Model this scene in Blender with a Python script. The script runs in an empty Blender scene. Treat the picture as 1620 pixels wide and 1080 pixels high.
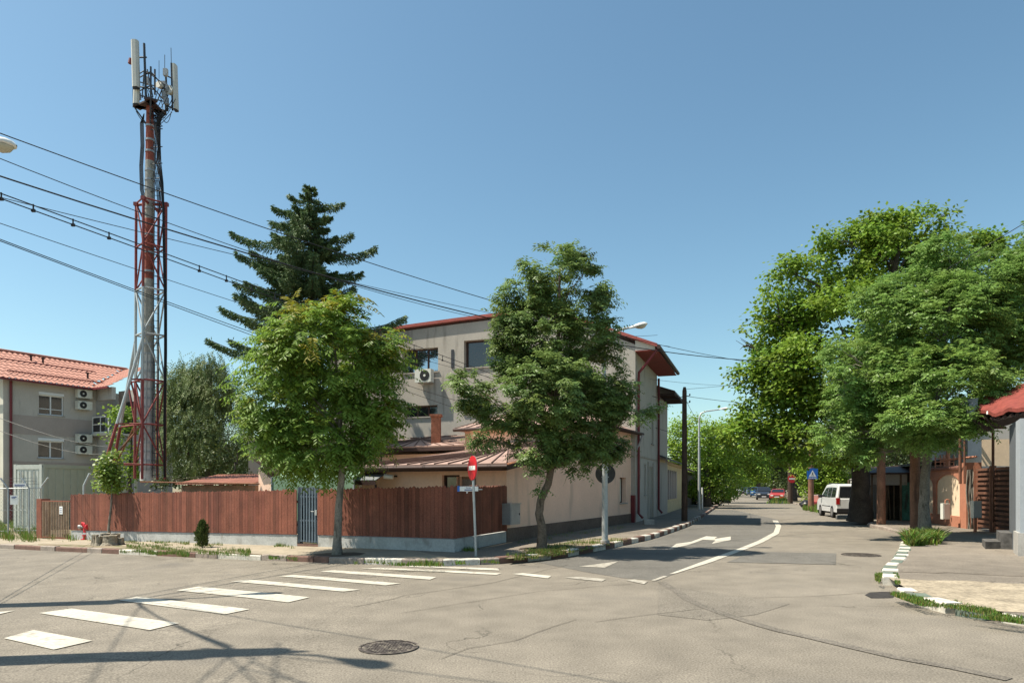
import bpy, math, random
import numpy as np
from mathutils import Vector, Matrix
random.seed(7)
rng = np.random.default_rng(11)
SC = bpy.context.scene
COL = SC.collection
PI = math.pi
# ---------------------------------------------------------------- camera
EYE = 1.65; FPX = 1080.0; CX = 810.0; HY = 770.0
cam = bpy.data.cameras.new('camera'); camo = bpy.data.objects.new('camera', cam); COL.objects.link(camo)
camo.location = (0, 0, EYE); camo.rotation_euler = (PI/2, 0, 0)
cam.lens = 24; cam.sensor_width = 36; cam.shift_y = (HY-540)/1620.0
cam.clip_start = .05; cam.clip_end = 3000
SC.camera = camo
# ---------------------------------------------------------------- light
SUN_EL = math.radians(60); LX, LY = .9968, .08        # light travels towards +X
w = bpy.data.worlds.new('World'); SC.world = w; w.use_nodes = True
nt = w.node_tree; nt.nodes.clear()
sky = nt.nodes.new('ShaderNodeTexSky'); sky.sky_type = 'NISHITA'; sky.sun_disc = False
sky.sun_elevation = SUN_EL; sky.sun_rotation = math.atan2(-LX, -LY)
sky.air_density = 1.0; sky.dust_density = 1.0; sky.ozone_density = 1.5; sky.altitude = 80
bg = nt.nodes.new('ShaderNodeBackground'); bg.inputs[1].default_value = .092
hs = nt.nodes.new('ShaderNodeHueSaturation'); hs.inputs['Saturation'].default_value = 1.08
wo = nt.nodes.new('ShaderNodeOutputWorld')
air = nt.nodes.new('ShaderNodeMix'); air.data_type = 'RGBA'; air.blend_type = 'MULTIPLY'; air.inputs[0].default_value = 1; air.inputs[7].default_value = (1.07, 1.19, 1.03, 1)
nt.links.new(sky.outputs[0], hs.inputs['Color']); nt.links.new(hs.outputs[0], air.inputs[6]); nt.links.new(air.outputs[2], bg.inputs[0]); nt.links.new(bg.outputs[0], wo.inputs[0])
sl = bpy.data.lights.new('sun', 'SUN'); sl.energy = 5.0; sl.angle = math.radians(.53); sl.color = (1, .92, .78)
so = bpy.data.objects.new('sun', sl); COL.objects.link(so)
ld = Vector((LX*math.cos(SUN_EL), LY*math.cos(SUN_EL), -math.sin(SUN_EL)))
so.rotation_euler = ld.to_track_quat('-Z', 'Y').to_euler(); so.location = (-20, 0, 40)
SC.view_settings.view_transform = 'Standard'; SC.view_settings.look = 'None'
SC.view_settings.exposure = .78; SC.view_settings.gamma = 1
try: SC.view_settings.use_curve_mapping = False
except Exception: pass
SC.cycles.max_bounces = 6; SC.cycles.transparent_max_bounces = 8
# ---------------------------------------------------------------- terrain
GX = [(-1.5, 0), (-4, -.03), (-17, -.31), (-60, -1.1), (-400, -1.1)]
def g(x):
    if x >= -1.5: return 0.0
    for (x0, z0), (x1, z1) in zip(GX, GX[1:]):
        if x >= x1: return z0+(z1-z0)*(x-x0)/(x1-x0)
    return -1.1
def ray(px, py, d, z=None):
    return Vector(((px-CX)/FPX*d, d, EYE-(py-HY)/FPX*d))
def G(px, py, h=0.0):
    """point of the ground (raised h) seen at a pixel of the photograph"""
    lo, hi = 1.0, 400.0
    for _ in range(50):
        m = (lo+hi)/2; p = ray(px, py, m)
        if p.z > g(p.x)+h: lo = m
        else: hi = m
    p = ray(px, py, lo); p.z = g(p.x)+h
    return p
def at(px, py, d): return ray(px, py, d)
def hz(py, d): return EYE-(py-HY)/FPX*d
# ---------------------------------------------------------------- materials
M = {}
def mat(name, col, rough=.8, var=.12, scale=3., fine=40., bump=0., bscale=60., metal=0., tint=0., spec=.3, stain=None, transl=0.):
    if name in M: return M[name]
    m = bpy.data.materials.new(name); m.use_nodes = True
    n = m.node_tree; N = n.nodes; L = n.links
    b = N['Principled BSDF']; b.inputs['Roughness'].default_value = rough; b.inputs['Metallic'].default_value = metal
    b.inputs['Specular IOR Level'].default_value = spec
    c = (*col, 1)
    tc = N.new('ShaderNodeTexCoord')
    n1 = N.new('ShaderNodeTexNoise'); n1.inputs['Scale'].default_value = scale; n1.inputs['Detail'].default_value = 5
    n2 = N.new('ShaderNodeTexNoise'); n2.inputs['Scale'].default_value = fine; n2.inputs['Detail'].default_value = 3
    L.new(tc.outputs['Object'], n1.inputs['Vector']); L.new(tc.outputs['Object'], n2.inputs['Vector'])
    ad = N.new('ShaderNodeMath'); ad.operation = 'ADD'; L.new(n1.outputs[0], ad.inputs[0]); L.new(n2.outputs[0], ad.inputs[1])
    mr = N.new('ShaderNodeMapRange'); mr.inputs[1].default_value = .65; mr.inputs[2].default_value = 1.35
    mr.inputs[3].default_value = 1-var*1.6; mr.inputs[4].default_value = 1+var*1.6
    L.new(ad.outputs[0], mr.inputs[0])
    mx = N.new('ShaderNodeMix'); mx.data_type = 'RGBA'; mx.blend_type = 'MULTIPLY'; mx.inputs[0].default_value = 1
    mx.inputs[6].default_value = c; L.new(mr.outputs[0], mx.inputs[7]); out = mx.outputs[2]
    if stain:
        n3 = N.new('ShaderNodeTexNoise'); n3.inputs['Scale'].default_value = stain[1]; n3.inputs['Detail'].default_value = 6
        mp = N.new('ShaderNodeMapping'); mp.inputs['Scale'].default_value = stain[3] if len(stain) > 3 else (1, 1, 1)
        L.new(tc.outputs['Object'], mp.inputs[0]); L.new(mp.outputs[0], n3.inputs['Vector'])
        r3 = N.new('ShaderNodeMapRange'); r3.inputs[1].default_value = stain[2]; r3.inputs[2].default_value = stain[2]+.12
        L.new(n3.outputs[0], r3.inputs[0])
        m3 = N.new('ShaderNodeMix'); m3.data_type = 'RGBA'; m3.inputs[7].default_value = (*stain[0], 1)
        L.new(out, m3.inputs[6]); L.new(r3.outputs[0], m3.inputs[0]); out = m3.outputs[2]
    if tint:
        at_ = N.new('ShaderNodeAttribute'); at_.attribute_name = 'tint'
        m4 = N.new('ShaderNodeMix'); m4.data_type = 'RGBA'; m4.blend_type = 'MULTIPLY'; m4.inputs[0].default_value = tint
        L.new(out, m4.inputs[6]); L.new(at_.outputs['Color'], m4.inputs[7]); out = m4.outputs[2]
    L.new(out, b.inputs['Base Color'])
    if bump:
        n5 = N.new('ShaderNodeTexNoise'); n5.inputs['Scale'].default_value = bscale; n5.inputs['Detail'].default_value = 4
        L.new(tc.outputs['Object'], n5.inputs['Vector'])
        bu = N.new('ShaderNodeBump'); bu.inputs['Strength'].default_value = min(1, bump*20); bu.inputs['Distance'].default_value = bump
        L.new(n5.outputs[0], bu.inputs['Height']); L.new(bu.outputs[0], b.inputs['Normal'])
    if transl:
        tr = N.new('ShaderNodeBsdfTranslucent'); L.new(out, tr.inputs['Color'])
        ms = N.new('ShaderNodeMixShader'); ms.inputs[0].default_value = transl
        L.new(b.outputs[0], ms.inputs[1]); L.new(tr.outputs[0], ms.inputs[2]); L.new(ms.outputs[0], N['Material Output'].inputs[0])
    M[name] = m
    return m
def asphalt(name, col, grain=.35, crack=.62):
    m = mat(name, col, .9, .13, .28, 2.2, .007, 90, stain=((col[0]*.75, col[1]*.76, col[2]*.79), .55, .60))
    n = m.node_tree; N = n.nodes; L = n.links; b = N['Principled BSDF']
    src = b.inputs['Base Color'].links[0].from_socket
    tc = N.new('ShaderNodeTexCoord')
    gz = N.new('ShaderNodeTexNoise'); gz.inputs['Scale'].default_value = 55; gz.inputs['Detail'].default_value = 2
    L.new(tc.outputs['Object'], gz.inputs['Vector'])
    r = N.new('ShaderNodeMapRange'); r.inputs[1].default_value = .3; r.inputs[2].default_value = .7
    r.inputs[3].default_value = 1-grain; r.inputs[4].default_value = 1+grain; L.new(gz.outputs[0], r.inputs[0])
    mx = N.new('ShaderNodeMix'); mx.data_type = 'RGBA'; mx.blend_type = 'MULTIPLY'; mx.inputs[0].default_value = 1
    L.new(src, mx.inputs[6]); L.new(r.outputs[0], mx.inputs[7])
    # long worn lanes and oil-darkened streaks along the main street
    mp = N.new('ShaderNodeMapping'); mp.inputs['Rotation'].default_value = (0, 0, math.radians(28)); mp.inputs['Scale'].default_value = (.07, .9, 1)
    L.new(tc.outputs['Object'], mp.inputs[0]); sn = N.new('ShaderNodeTexNoise'); sn.inputs['Scale'].default_value = 1.0; sn.inputs['Detail'].default_value = 5
    L.new(mp.outputs[0], sn.inputs['Vector']); sr = N.new('ShaderNodeMapRange'); sr.inputs[1].default_value = .35; sr.inputs[2].default_value = .68; sr.inputs[3].default_value = .94; sr.inputs[4].default_value = 1.05
    L.new(sn.outputs[0], sr.inputs[0])
    mw = N.new('ShaderNodeMix'); mw.data_type = 'RGBA'; mw.blend_type = 'MULTIPLY'; mw.inputs[0].default_value = 1; L.new(mx.outputs[2], mw.inputs[6]); L.new(sr.outputs[0], mw.inputs[7]); mx = mw
    # grit: scattered pale and dark stones
    gv = N.new('ShaderNodeTexVoronoi'); gv.inputs['Scale'].default_value = 26; L.new(tc.outputs['Object'], gv.inputs['Vector'])
    gr = N.new('ShaderNodeMapRange'); gr.inputs[1].default_value = .08; gr.inputs[2].default_value = .2; gr.inputs[3].default_value = .72; gr.inputs[4].default_value = 1; L.new(gv.outputs['Distance'], gr.inputs[0])
    mg = N.new('ShaderNodeMix'); mg.data_type = 'RGBA'; mg.blend_type = 'MULTIPLY'; mg.inputs[0].default_value = .55; L.new(mx.outputs[2], mg.inputs[6]); L.new(gr.outputs[0], mg.inputs[7]); mx = mg
    # cracks: cell borders, warped, kept only where a large noise is high
    wn = N.new('ShaderNodeTexNoise'); wn.inputs['Scale'].default_value = 1.3; wn.inputs['Detail'].default_value = 6
    L.new(tc.outputs['Object'], wn.inputs['Vector'])
    sc = N.new('ShaderNodeVectorMath'); sc.operation = 'SCALE'; sc.inputs['Scale'].default_value = 1.3
    L.new(wn.outputs['Color'], sc.inputs[0])
    av = N.new('ShaderNodeVectorMath'); av.operation = 'ADD'; L.new(tc.outputs['Object'], av.inputs[0]); L.new(sc.outputs[0], av.inputs[1])
    vo = N.new('ShaderNodeTexVoronoi'); vo.feature = 'DISTANCE_TO_EDGE'; vo.inputs['Scale'].default_value = .27
    L.new(av.outputs[0], vo.inputs['Vector'])
    c1 = N.new('ShaderNodeMapRange'); c1.inputs[1].default_value = .0; c1.inputs[2].default_value = .006; c1.inputs[3].default_value = 1; c1.inputs[4].default_value = 0
    L.new(vo.outputs['Distance'], c1.inputs[0])
    ms = N.new('ShaderNodeTexNoise'); ms.inputs['Scale'].default_value = .5; L.new(tc.outputs['Object'], ms.inputs['Vector'])
    c2 = N.new('ShaderNodeMapRange'); c2.inputs[1].default_value = .46; c2.inputs[2].default_value = crack; L.new(ms.outputs[0], c2.inputs[0])
    mu = N.new('ShaderNodeMath'); mu.operation = 'MULTIPLY'; L.new(c1.outputs[0], mu.inputs[0]); L.new(c2.outputs[0], mu.inputs[1])
    mz = N.new('ShaderNodeMix'); mz.data_type = 'RGBA'; L.new(mu.outputs[0], mz.inputs[0]); L.new(mx.outputs[2], mz.inputs[6])
    mz.inputs[7].default_value = (col[0]*.35, col[1]*.35, col[2]*.35, 1)
    L.new(mz.outputs[2], b.inputs['Base Color'])
    return m
asphalt('asphalt', (.185, .163, .132), .42)
asphalt('asphalt_dark', (.125, .117, .103), .40, .7)
asphalt('pavement', (.19, .163, .132), .30)
mat('asphalt_tar', (.115, .101, .083), .9, .3, 3)
mat('slab', (.30, .255, .19), .9, .16, 1.4, 9, .004, 50, stain=((.27, .24, .19), 1.2, .58))
mat('gravel', (.31, .26, .19), .95, .30, 2.5, 16, .03, 22, stain=((.22, .185, .135), 7, .56))
mat('dirt', (.22, .175, .12), .95, .25, 1.2, 14, .01, 30, stain=((.09, .11, .035), 2.2, .52))
mat('earth', (.09, .07, .05), .95, .25, 2, 14, .01, 30)
mat('paint', (.46, .43, .365), .75, .14, 2, 30, .003, 80, stain=((.30, .27, .225), 9, .575))
mat('paint_worn', (.36, .335, .285), .8, .12, 2, 30, stain=((.23, .205, .17), 10, .50))
mat('kerb_stone', (.28, .235, .20), .9, .2, 3, 20, .006, 30)
mat('kerb_red', (.16, .095, .075), .9, .2, 3, 20, .006, 30)
mat('kerb_white', (.52, .49, .43), .8, .15, 5, 20, .004, 30, stain=((.26, .23, .19), 6, .60))
mat('kerb_green', (.13, .16, .13), .85, .15, 5, 20, .004, 30)
mat('stucco', (.39, .36, .315), .9, .07, 1.5, 18, .004, 60, stain=((.255, .235, .205), 2.5, .56, (1, 1, .15)))
mat('stucco_side', (.47, .44, .40), .9, .07, 1.5, 18, .004, 60, stain=((.30, .28, .25), 2.5, .60, (1, 1, .25)))
mat('stucco_grey', (.45, .42, .385), .9, .06, 1.5, 18, .003, 60, stain=((.34, .32, .295), 2.0, .60, (1, 1, .3)))
mat('stucco_brown', (.36, .31, .285), .9, .06, 1.5, 18, .003, 60)
mat('stucco_cream', (.55, .53, .45), .9, .06, 1.5, 18, .003, 60)
mat('pink', (.78, .54, .415), .9, .05, 1.2, 14, .003, 50, stain=((.60, .43, .335), 1.6, .56, (1, 1, .3)))
mat('pink_plinth', (.14, .10, .08), .9, .2, 2, 14, .004, 50)
mat('yellow_wall', (.56, .46, .27), .9, .1, 1.2, 14, .003, 50)
mat('roof_brown', (.36, .245, .205), .6, .12, 1.0, 9, .0, spec=.25, stain=((.25, .165, .14), 1.6, .58))
mat('seam_brown', (.13, .08, .065), .6, .1, 3)
mat('dark_brown', (.055, .03, .025), .6, .15, 3)
mat('roof_red', (.33, .085, .07), .6, .12, 1.5, 9)
mat('soffit_red', (.22, .045, .035), .7, .1, 3)
mat('tile_red', (.37, .165, .12), .7, .12, 2, 12, tint=1)
mat('gutter_red', (.16, .03, .035), .5, .1, 3)
mat('fence_wood', (.205, .072, .046), .75, .25, 2, 30, .002, 60, tint=1, stain=((.16, .05, .035), 7, .62, (1, 1, .12)))
mat('brown_wood', (.15, .07, .045), .8, .25, 3, 30, tint=1)
mat('old_wood', (.20, .14, .10), .85, .3, 3, 30, tint=.6)
mat('pole_dark', (.055, .035, .025), .85, .25, 3, 30, .004, 40, stain=((.11, .07, .05), 6, .58, (1, 1, .15)))
mat('pole_brown', (.19, .10, .065), .85, .25, 3, 30, .004, 40, stain=((.09, .05, .035), 6, .56, (1, 1, .12)))
mat('concrete', (.36, .345, .32), .9, .12, 2, 20, .004, 40, stain=((.25, .24, .22), 2.5, .56, (1, 1, .5)))
mat('base_concrete', (.40, .405, .395), .9, .14, 2, 20, .004, 40, stain=((.27, .26, .24), 3, .58, (1, 1, .5)))
mat('mast_concrete', (.33, .315, .28), .9, .15, 1.5, 12, .003, 40, stain=((.21, .20, .18), 3, .56, (1, 1, .3)))
mat('mast_red', (.27, .07, .045), .7, .15, 2, 12, stain=((.33, .16, .12), 4, .62))
mat('mast_white', (.50, .50, .48), .7, .15, 2, 12, stain=((.30, .29, .27), 4, .58))
mat('steel_red', (.22, .05, .045), .55, .15, 3)
mat('steel_grey', (.34, .35, .36), .5, .12, 3, metal=.3)
mat('galv', (.42, .44, .44), .5, .12, 3, metal=.4)
mat('steel_dark', (.045, .05, .06), .5, .15, 3)
mat('black', (.012, .012, .014), .6, .1, 3)
mat('antenna_grey', (.50, .50, .46), .5, .05, 3)
mat('white_paint', (.74, .74, .71), .5, .05, 3)
mat('off_white', (.60, .61, .55), .6, .08, 3, stain=((.42, .41, .35), 4, .62))
mat('container_side', (.42, .46, .41), .6, .06, 3)
mat('pvc', (.70, .71, .72), .4, .03, 3)
mat('sign_red', (.55, .015, .025), .4, .04, 3, spec=.5)
mat('sign_white', (.78, .78, .76), .4, .04, 3, spec=.5)
mat('sign_blue', (.012, .13, .50), .4, .04, 3, spec=.5)
mat('sign_navy', (.02, .05, .22), .4, .04, 3)
mat('sign_back', (.07, .07, .075), .6, .15, 4)
mat('sign_back_light', (.30, .32, .33), .5, .1, 4, metal=.3)
mat('gate_blue', (.055, .075, .10), .5, .1, 4)
mat('gate_blue_light', (.12, .16, .20), .5, .1, 4)
mat('hydrant_red', (.55, .02, .03), .4, .06, 4, spec=.5)
mat('bark', (.15, .115, .085), .95, .3, 3, 25, .012, 25, stain=((.07, .055, .04), 9, .54, (1, 1, .3)))
mat('bark_dark', (.075, .06, .048), .95, .3, 3, 25, .012, 25)
mat('bark_grey', (.20, .18, .15), .95, .3, 3, 25, .01, 25, stain=((.10, .09, .07), 9, .54, (1, 1, .3)))
mat('stump', (.30, .26, .20), .95, .3, 6, 25, .012, 25, stain=((.12, .09, .06), 6, .5))
mat('tarp_green', (.20, .30, .20), .6, .12, 2, 12)
mat('tarp_grey', (.17, .18, .18), .7, .12, 2, 12)
mat('teal', (.07, .20, .16), .7, .3, 1.5, 12, stain=((.05, .07, .06), 5, .54, (1, 1, .2)))
mat('terracotta', (.40, .17, .105), .85, .1, 2, 14, .003, 40)
mat('peach', (.72, .56, .40), .9, .06, 2, 14, .003, 40)
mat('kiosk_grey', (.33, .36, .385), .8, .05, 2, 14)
mat('kiosk_shaded', (.11, .12, .13), .8, .08, 2, 14)  # kiosk grey darkened: roof and tree shade put into the colour
mat('stone_tile', (.10, .095, .09), .7, .35, 4, 9, .006, 20)
mat('red_membrane', (.20, .045, .035), .7, .18, 2, 8, .02, 4, stain=((.27, .06, .045), 2.5, .56))
mat('brick', (.30, .12, .07), .9, .3, 6, 20)
mat('rubber', (.02, .02, .021), .8, .1, 4)
mat('rim', (.35, .35, .36), .35, .05, 4, metal=.7)
mat('plastic_black', (.02, .02, .022), .5, .05, 4)
mat('bag_black', (.015, .015, .017), .35, .2, 8)
mat('bag_white', (.65, .63, .60), .5, .1, 8)
mat('cloth_red', (.55, .09, .10), .8, .2, 6)
mat('cast_iron', (.075, .062, .055), .7, .35, 8, 35, .008, 40, stain=((.20, .175, .14), 16, .52))
mat('drain_dark', (.035, .032, .03), .9, .3, 8)
mat('bulb_glass', (.45, .43, .33), .25, .05, 4, spec=.6)
mat('lamp_red', (.35, .01, .01), .25, .05, 4, spec=.6)
mat('lamp_clear', (.70, .70, .66), .15, .05, 4, spec=.8)
mat('plate', (.70, .70, .68), .4, .03, 4)
mat('shack_grey', (.12, .10, .08), .9, .2, 2, 14)  # darkened so the colour carries the shade over the sheds
mat('wire_black', (.015, .015, .017), .6, .0, 3)
mat('wire_white', (.60, .60, .58), .6, .0, 3)
mat('rust', (.20, .09, .05), .8, .3, 4, 20)
def glass(name, col, rough=.06):
    m = mat(name, col, rough, .05, 1.2, 3, spec=1.0); return m
glass('glass_dark', (.015, .017, .02)); mat('glass_sky', (.42, .47, .52), .04, .05, 1.2, 3, metal=.95); glass('glass_brown', (.035, .027, .024), .12)
mat('curtain', (.22, .20, .19), .9, .2, 5)
def leafmat(name, col, tr=.35, rough=.5, spec=.35):
    return mat(name, col, rough, .10, .8, 6, tint=1, spec=spec, transl=tr)
# ---------------------------------------------------------------- mesh builder
def link(name, me, parent=None):
    o = bpy.data.objects.new(name, me); COL.objects.link(o)
    if parent is not None:
        o.parent = parent
        off = Vector((0, 0, 0)); q = parent
        while q is not None: off += q.location; q = q.parent
        o.location = -off
    return o
def tag(o, label=None, cat=None, group=None, kind=None):
    if label: o['label'] = label
    if cat: o['category'] = cat
    if group: o['group'] = group
    if kind: o['kind'] = kind
    return o
def thing(name, label, cat, loc=(0, 0, 0), group=None):
    o = bpy.data.objects.new(name, None); COL.objects.link(o); o.location = loc; o.empty_display_size = .2
    return tag(o, label, cat, group)
def perp(d):
    d = Vector(d).normalized(); a = Vector((0, 0, 1)) if abs(d.z) < .9 else Vector((1, 0, 0))
    u = d.cross(a).normalized(); return u, d.cross(u).normalized()
class MB:
    def __init__(s): s.v = []; s.f = []; s.m = []; s.t = []; s.sm = []; s.cur = 0; s.mats = []; s.tint = 1.0
    def use(s, name):
        if name not in s.mats: s.mats.append(name)
        s.cur = s.mats.index(name); return s
    def add(s, vs, fs, smooth=False):
        o = len(s.v); s.v += [tuple(v) for v in vs]
        for f in fs: s.f.append([i+o for i in f]); s.m.append(s.cur); s.t.append(s.tint); s.sm.append(smooth)
        return s
    def obox(s, o, ux, uy, uz):
        o, ux, uy, uz = Vector(o), Vector(ux), Vector(uy), Vector(uz)
        if ux.cross(uy).dot(uz) < 0: ux, uy = uy, ux
        vs = [o, o+ux, o+ux+uy, o+uy]; vs += [p+uz for p in vs]
        return s.add(vs, [(0, 3, 2, 1), (4, 5, 6, 7), (0, 1, 5, 4), (1, 2, 6, 5), (2, 3, 7, 6), (3, 0, 4, 7)])
    def box(s, x0, x1, y0, y1, z0, z1): return s.obox((x0, y0, z0), (x1-x0, 0, 0), (0, y1-y0, 0), (0, 0, z1-z0))
    def cyl(s, p0, p1, r0, r1=None, n=10, caps=True, smooth=True):
        return s.tube([p0, p1], [r0, r0 if r1 is None else r1], n, caps, smooth)
    def tube(s, pts, rs, n=8, caps=True, smooth=True):
        pts = [Vector(p) for p in pts]; k = len(pts)
        if not hasattr(rs, '__len__'): rs = [rs]*k
        vs = []
        u, v = perp(pts[1]-pts[0])
        for i, p in enumerate(pts):
            d = (pts[min(i+1, k-1)]-pts[max(i-1, 0)]).normalized()
            u = (u-d*u.dot(d)).normalized(); v = d.cross(u)
            for j in range(n):
                a = 2*PI*j/n; vs.append(p+(u*math.cos(a)+v*math.sin(a))*rs[i])
        fs = [(i*n+j, i*n+(j+1) % n, (i+1)*n+(j+1) % n, (i+1)*n+j) for i in range(k-1) for j in range(n)]
        s.add(vs, fs, smooth)
        if caps:
            s.add(vs[:n], [tuple(range(n-1, -1, -1))]); s.add(vs[-n:], [tuple(range(n))])
        return s
    def prism(s, pts, vec):
        pts = [Vector(p) for p in pts]; vec = Vector(vec); n = len(pts)
        nn = Vector((0, 0, 0))
        for i in range(n): nn += pts[i].cross(pts[(i+1) % n])
        if nn.dot(vec) < 0: pts = pts[::-1]
        vs = pts+[p+vec for p in pts]
        return s.add(vs, [tuple(range(n-1, -1, -1)), tuple(range(n, 2*n))]+[(i, (i+1) % n, n+(i+1) % n, n+i) for i in range(n)])
    def quad(s, *p): return s.add(p, [tuple(range(len(p)))])
    def disc(s, c, nrm, r, th, n=24, ry=None):
        u, v = perp(nrm); c = Vector(c); nrm = Vector(nrm).normalized()
        return s.prism([c+u*math.cos(2*PI*i/n)*r+v*math.sin(2*PI*i/n)*(ry or r) for i in range(n)], nrm*th)
    def build(s, name, material=None, parent=None, kind=None):
        if material: s.mats = [material]; s.m = [0]*len(s.f)
        me = bpy.data.meshes.new(name)
        me.from_pydata(s.v, [], s.f)
        for q in s.mats: me.materials.append(M[q])
        me.polygons.foreach_set('material_index', s.m)
        me.polygons.foreach_set('use_smooth', s.sm)
        ca = me.color_attributes.new('tint', 'BYTE_COLOR', 'CORNER')
        cs = []
        for f, t in zip(s.f, s.t):
            c = (t, t, t, 1) if not hasattr(t, '__len__') else (*t, 1)
            cs += list(c)*len(f)
        ca.data.foreach_set('color', cs)
        me.update()
        o = link(name, me, parent)
        if kind: o['kind'] = kind
        return o
# ---------------------------------------------------------------- sheets that follow the ground
def clip_poly(poly, x, side):
    out = []; n = len(poly)
    for i in range(n):
        a, b = poly[i], poly[(i+1) % n]
        ia = (a[0]-x)*side >= 0; ib = (b[0]-x)*side >= 0
        if ia: out.append(a)
        if ia != ib:
            t = (x-a[0])/(b[0]-a[0]); out.append((x, a[1]+t*(b[1]-a[1])))
    return out
from mathutils.geometry import tessellate_polygon
def sheet(name, poly, h, material, kind='structure'):
    poly = [(p[0], p[1]) for p in poly]
    tris = tessellate_polygon([[Vector((x, y, 0)) for x, y in poly]])
    mb = MB()
    cuts = [1e5, -1.5, -4, -17, -60, -1e5]
    for t in tris:
        T = [poly[i] for i in t]
        if (T[1][0]-T[0][0])*(T[2][1]-T[0][1])-(T[1][1]-T[0][1])*(T[2][0]-T[0][0]) < 0: T = T[::-1]
        for hi, lo in zip(cuts, cuts[1:]):
            q = clip_poly(clip_poly(T, hi, -1), lo, 1)
            if len(q) > 2: mb.add([(x, y, g(x)+h) for x, y in q], [tuple(range(len(q)))])
    o = mb.build(name, material); o['kind'] = kind
    return o
# ================================================================ GROUND
def ext(a, b, L):   # continue a->b by L
    a = Vector(a); b = Vector(b); return b+(b-a).normalized()*L
V2 = lambda p: Vector((p[0], p[1], 0))
KLpx = [(0, 867), (100, 872), (220, 877.5), (360, 884), (520, 890), (650, 894), (720, 895), (790, 891.5), (850, 886.5), (895, 881),
        (957, 869), (1029, 853), (1060, 843), (1090, 832), (1110, 819)]
KL = [V2(G(*p)) for p in KLpx]
KL = [KL[0]+Vector((-.87, .49, 0))*60]+KL
SD = Vector((math.sin(math.radians(18.9)), math.cos(math.radians(18.9)), 0))      # direction of the side street
SN = Vector((SD.y, -SD.x, 0))
kend = KL[-1]
KL += [kend+SD*170]
KRpx = [(1620, 992), (1573, 983), (1543, 979), (1509, 973), (1476, 967), (1448, 958), (1417, 939), (1396, 925), (1393, 917), (1396, 907), (1415.5, 888),
        (1424, 866), (1430, 857), (1431, 849), (1400, 839), (1369, 832)]
KR = [V2(G(*p)) for p in KRpx]
KR = [KR[0]+Vector((2.5, -1.2, 0)), KR[0]+Vector((.7, -.12, 0))]+KR
KR0n = len(KR)
KR += [Vector(p+(0,)) for p in [(17.2, 31.6), (19.6, 36), (21.4, 44), (21.9, 50)]]
KR += [Vector((26.5, 63.5, 0)), Vector((26.5, 63.5, 0))+SD*150]
sheet('ground', [(-900, -300), (900, -300), (900, 1200), (-900, 1200)], -.03, 'dirt')
sheet('road', [(-400, -60), (160, -60), (160, 8), (40, 14), (40, 60), (140, 300), (70, 300), (-2, 45), (-8, 30), (-400, 240)], 0, 'asphalt')
def off(pts, dd):
    out = []
    for i, p in enumerate(pts):
        a = pts[max(i-1, 0)]; b = pts[min(i+1, len(pts)-1)]
        t = (b-a).normalized(); out.append(p+Vector((-t.y, t.x, 0))*dd)
    return out
KLi = off(KL, .1); KRi = off(KR, -.1)
# fence and wall base line of the corner block
F1 = V2(G(719, 873, .12)); F2 = V2(G(801, 857, .12)); F0 = V2(ray(112.5, 800, 23.5))
W1 = V2(G(1004, 825, .12)); C0 = Vector((5.33, 29.5, 0)); C1 = C0+SD*6.6
sheet('yard', [KLi[0]+Vector((0, .3, 0))]+KLi[1:-1]+[KLi[-1], KLi[-1]+Vector((-260, 40, 0)), KLi[0]+Vector((-40, 200, 0))], .112, 'dirt')
FD = (F0-F1).normalized()
pv = KLi[1:-1]+[KLi[-2]+SD*60, KLi[-2]+SD*60-SN*3.5, C1-SN*.3, C0-SN*.3, F2+Vector((-.5, .3, 0)), F1+Vector((-.3, .4, 0)), F0+Vector((0, .4, 0))]
slabpoly = [p for p in KLi[1:8]]+[F1+Vector((-1.2, .9, 0)), F0+FD*1.2+Vector((0, .2, 0)), F0+FD*8+Vector((0, -1.5, 0))]
sheet('pavement', pv, .120, 'pavement')
sheet('pavement', slabpoly, .124, 'slab')
sheet('pavement', KRi[:-1]+[KRi[-2]+SN*40, (60, 0)], .12, 'pavement')
sheet('verge', [KRi[-2]-SD*6, KRi[-1], KRi[-1]+SN*90, KRi[-2]+SN*40-SD*6], .124, 'dirt')
sheet('verge', [G(60, 868), G(195, 874.5), G(300, 880), G(450, 886), G(440, 879, .12), G(300, 869, .12), G(190, 863, .12), G(60, 860, .12)], .128, 'dirt')
sheet('verge', [G(800, 884, .12), G(850, 880, .12), G(905, 873, .12), G(960, 862, .12), G(1000, 852, .12), G(960, 850, .12), G(900, 857, .12), G(840, 866, .12)], .127, 'dirt')
gp = [G(*p, .12) for p in [(1421, 915), (1470, 918), (1530, 918), (1580, 922), (1640, 924)]]+[Vector((9.0, 8.6, 0)), Vector((6.9, 8.0, 0))]+[p for p in KRi[3:11]]
sheet('gravel', gp, .125, 'gravel')
asphalt('asphalt_mid2', (.142, .126, .105), .5)
def strip(name, pxs, wd, h, m, jit=0.):
    pts = [G(*p) for p in pxs]; P = []
    for a, b in zip(pts, pts[1:]):
        k = max(1, int((b-a).length/.35))
        for i in range(k): P.append(a.lerp(b, i/k))
    P.append(pts[-1])
    P = [V2(p)+Vector((random.uniform(-jit, jit), random.uniform(-jit, jit), 0)) for p in P]
    A = off(P, wd/2); B = off(P, -wd/2)
    mb = MB()
    for i in range(len(P)-1):
        q = [A[i], B[i], B[i+1], A[i+1]]; q = [(p.x, p.y, g(p.x)+h+.002) for p in q]; mb.quad(*q[::-1])
    o = mb.build(name, m); o['kind'] = 'structure'; return o
strip('crack', [(1421, 915), (1450, 915.5), (1480, 917), (1500, 916), (1530, 918), (1565, 920), (1600, 922), (1640, 922)], .035, .128, 'earth', .012)
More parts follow.
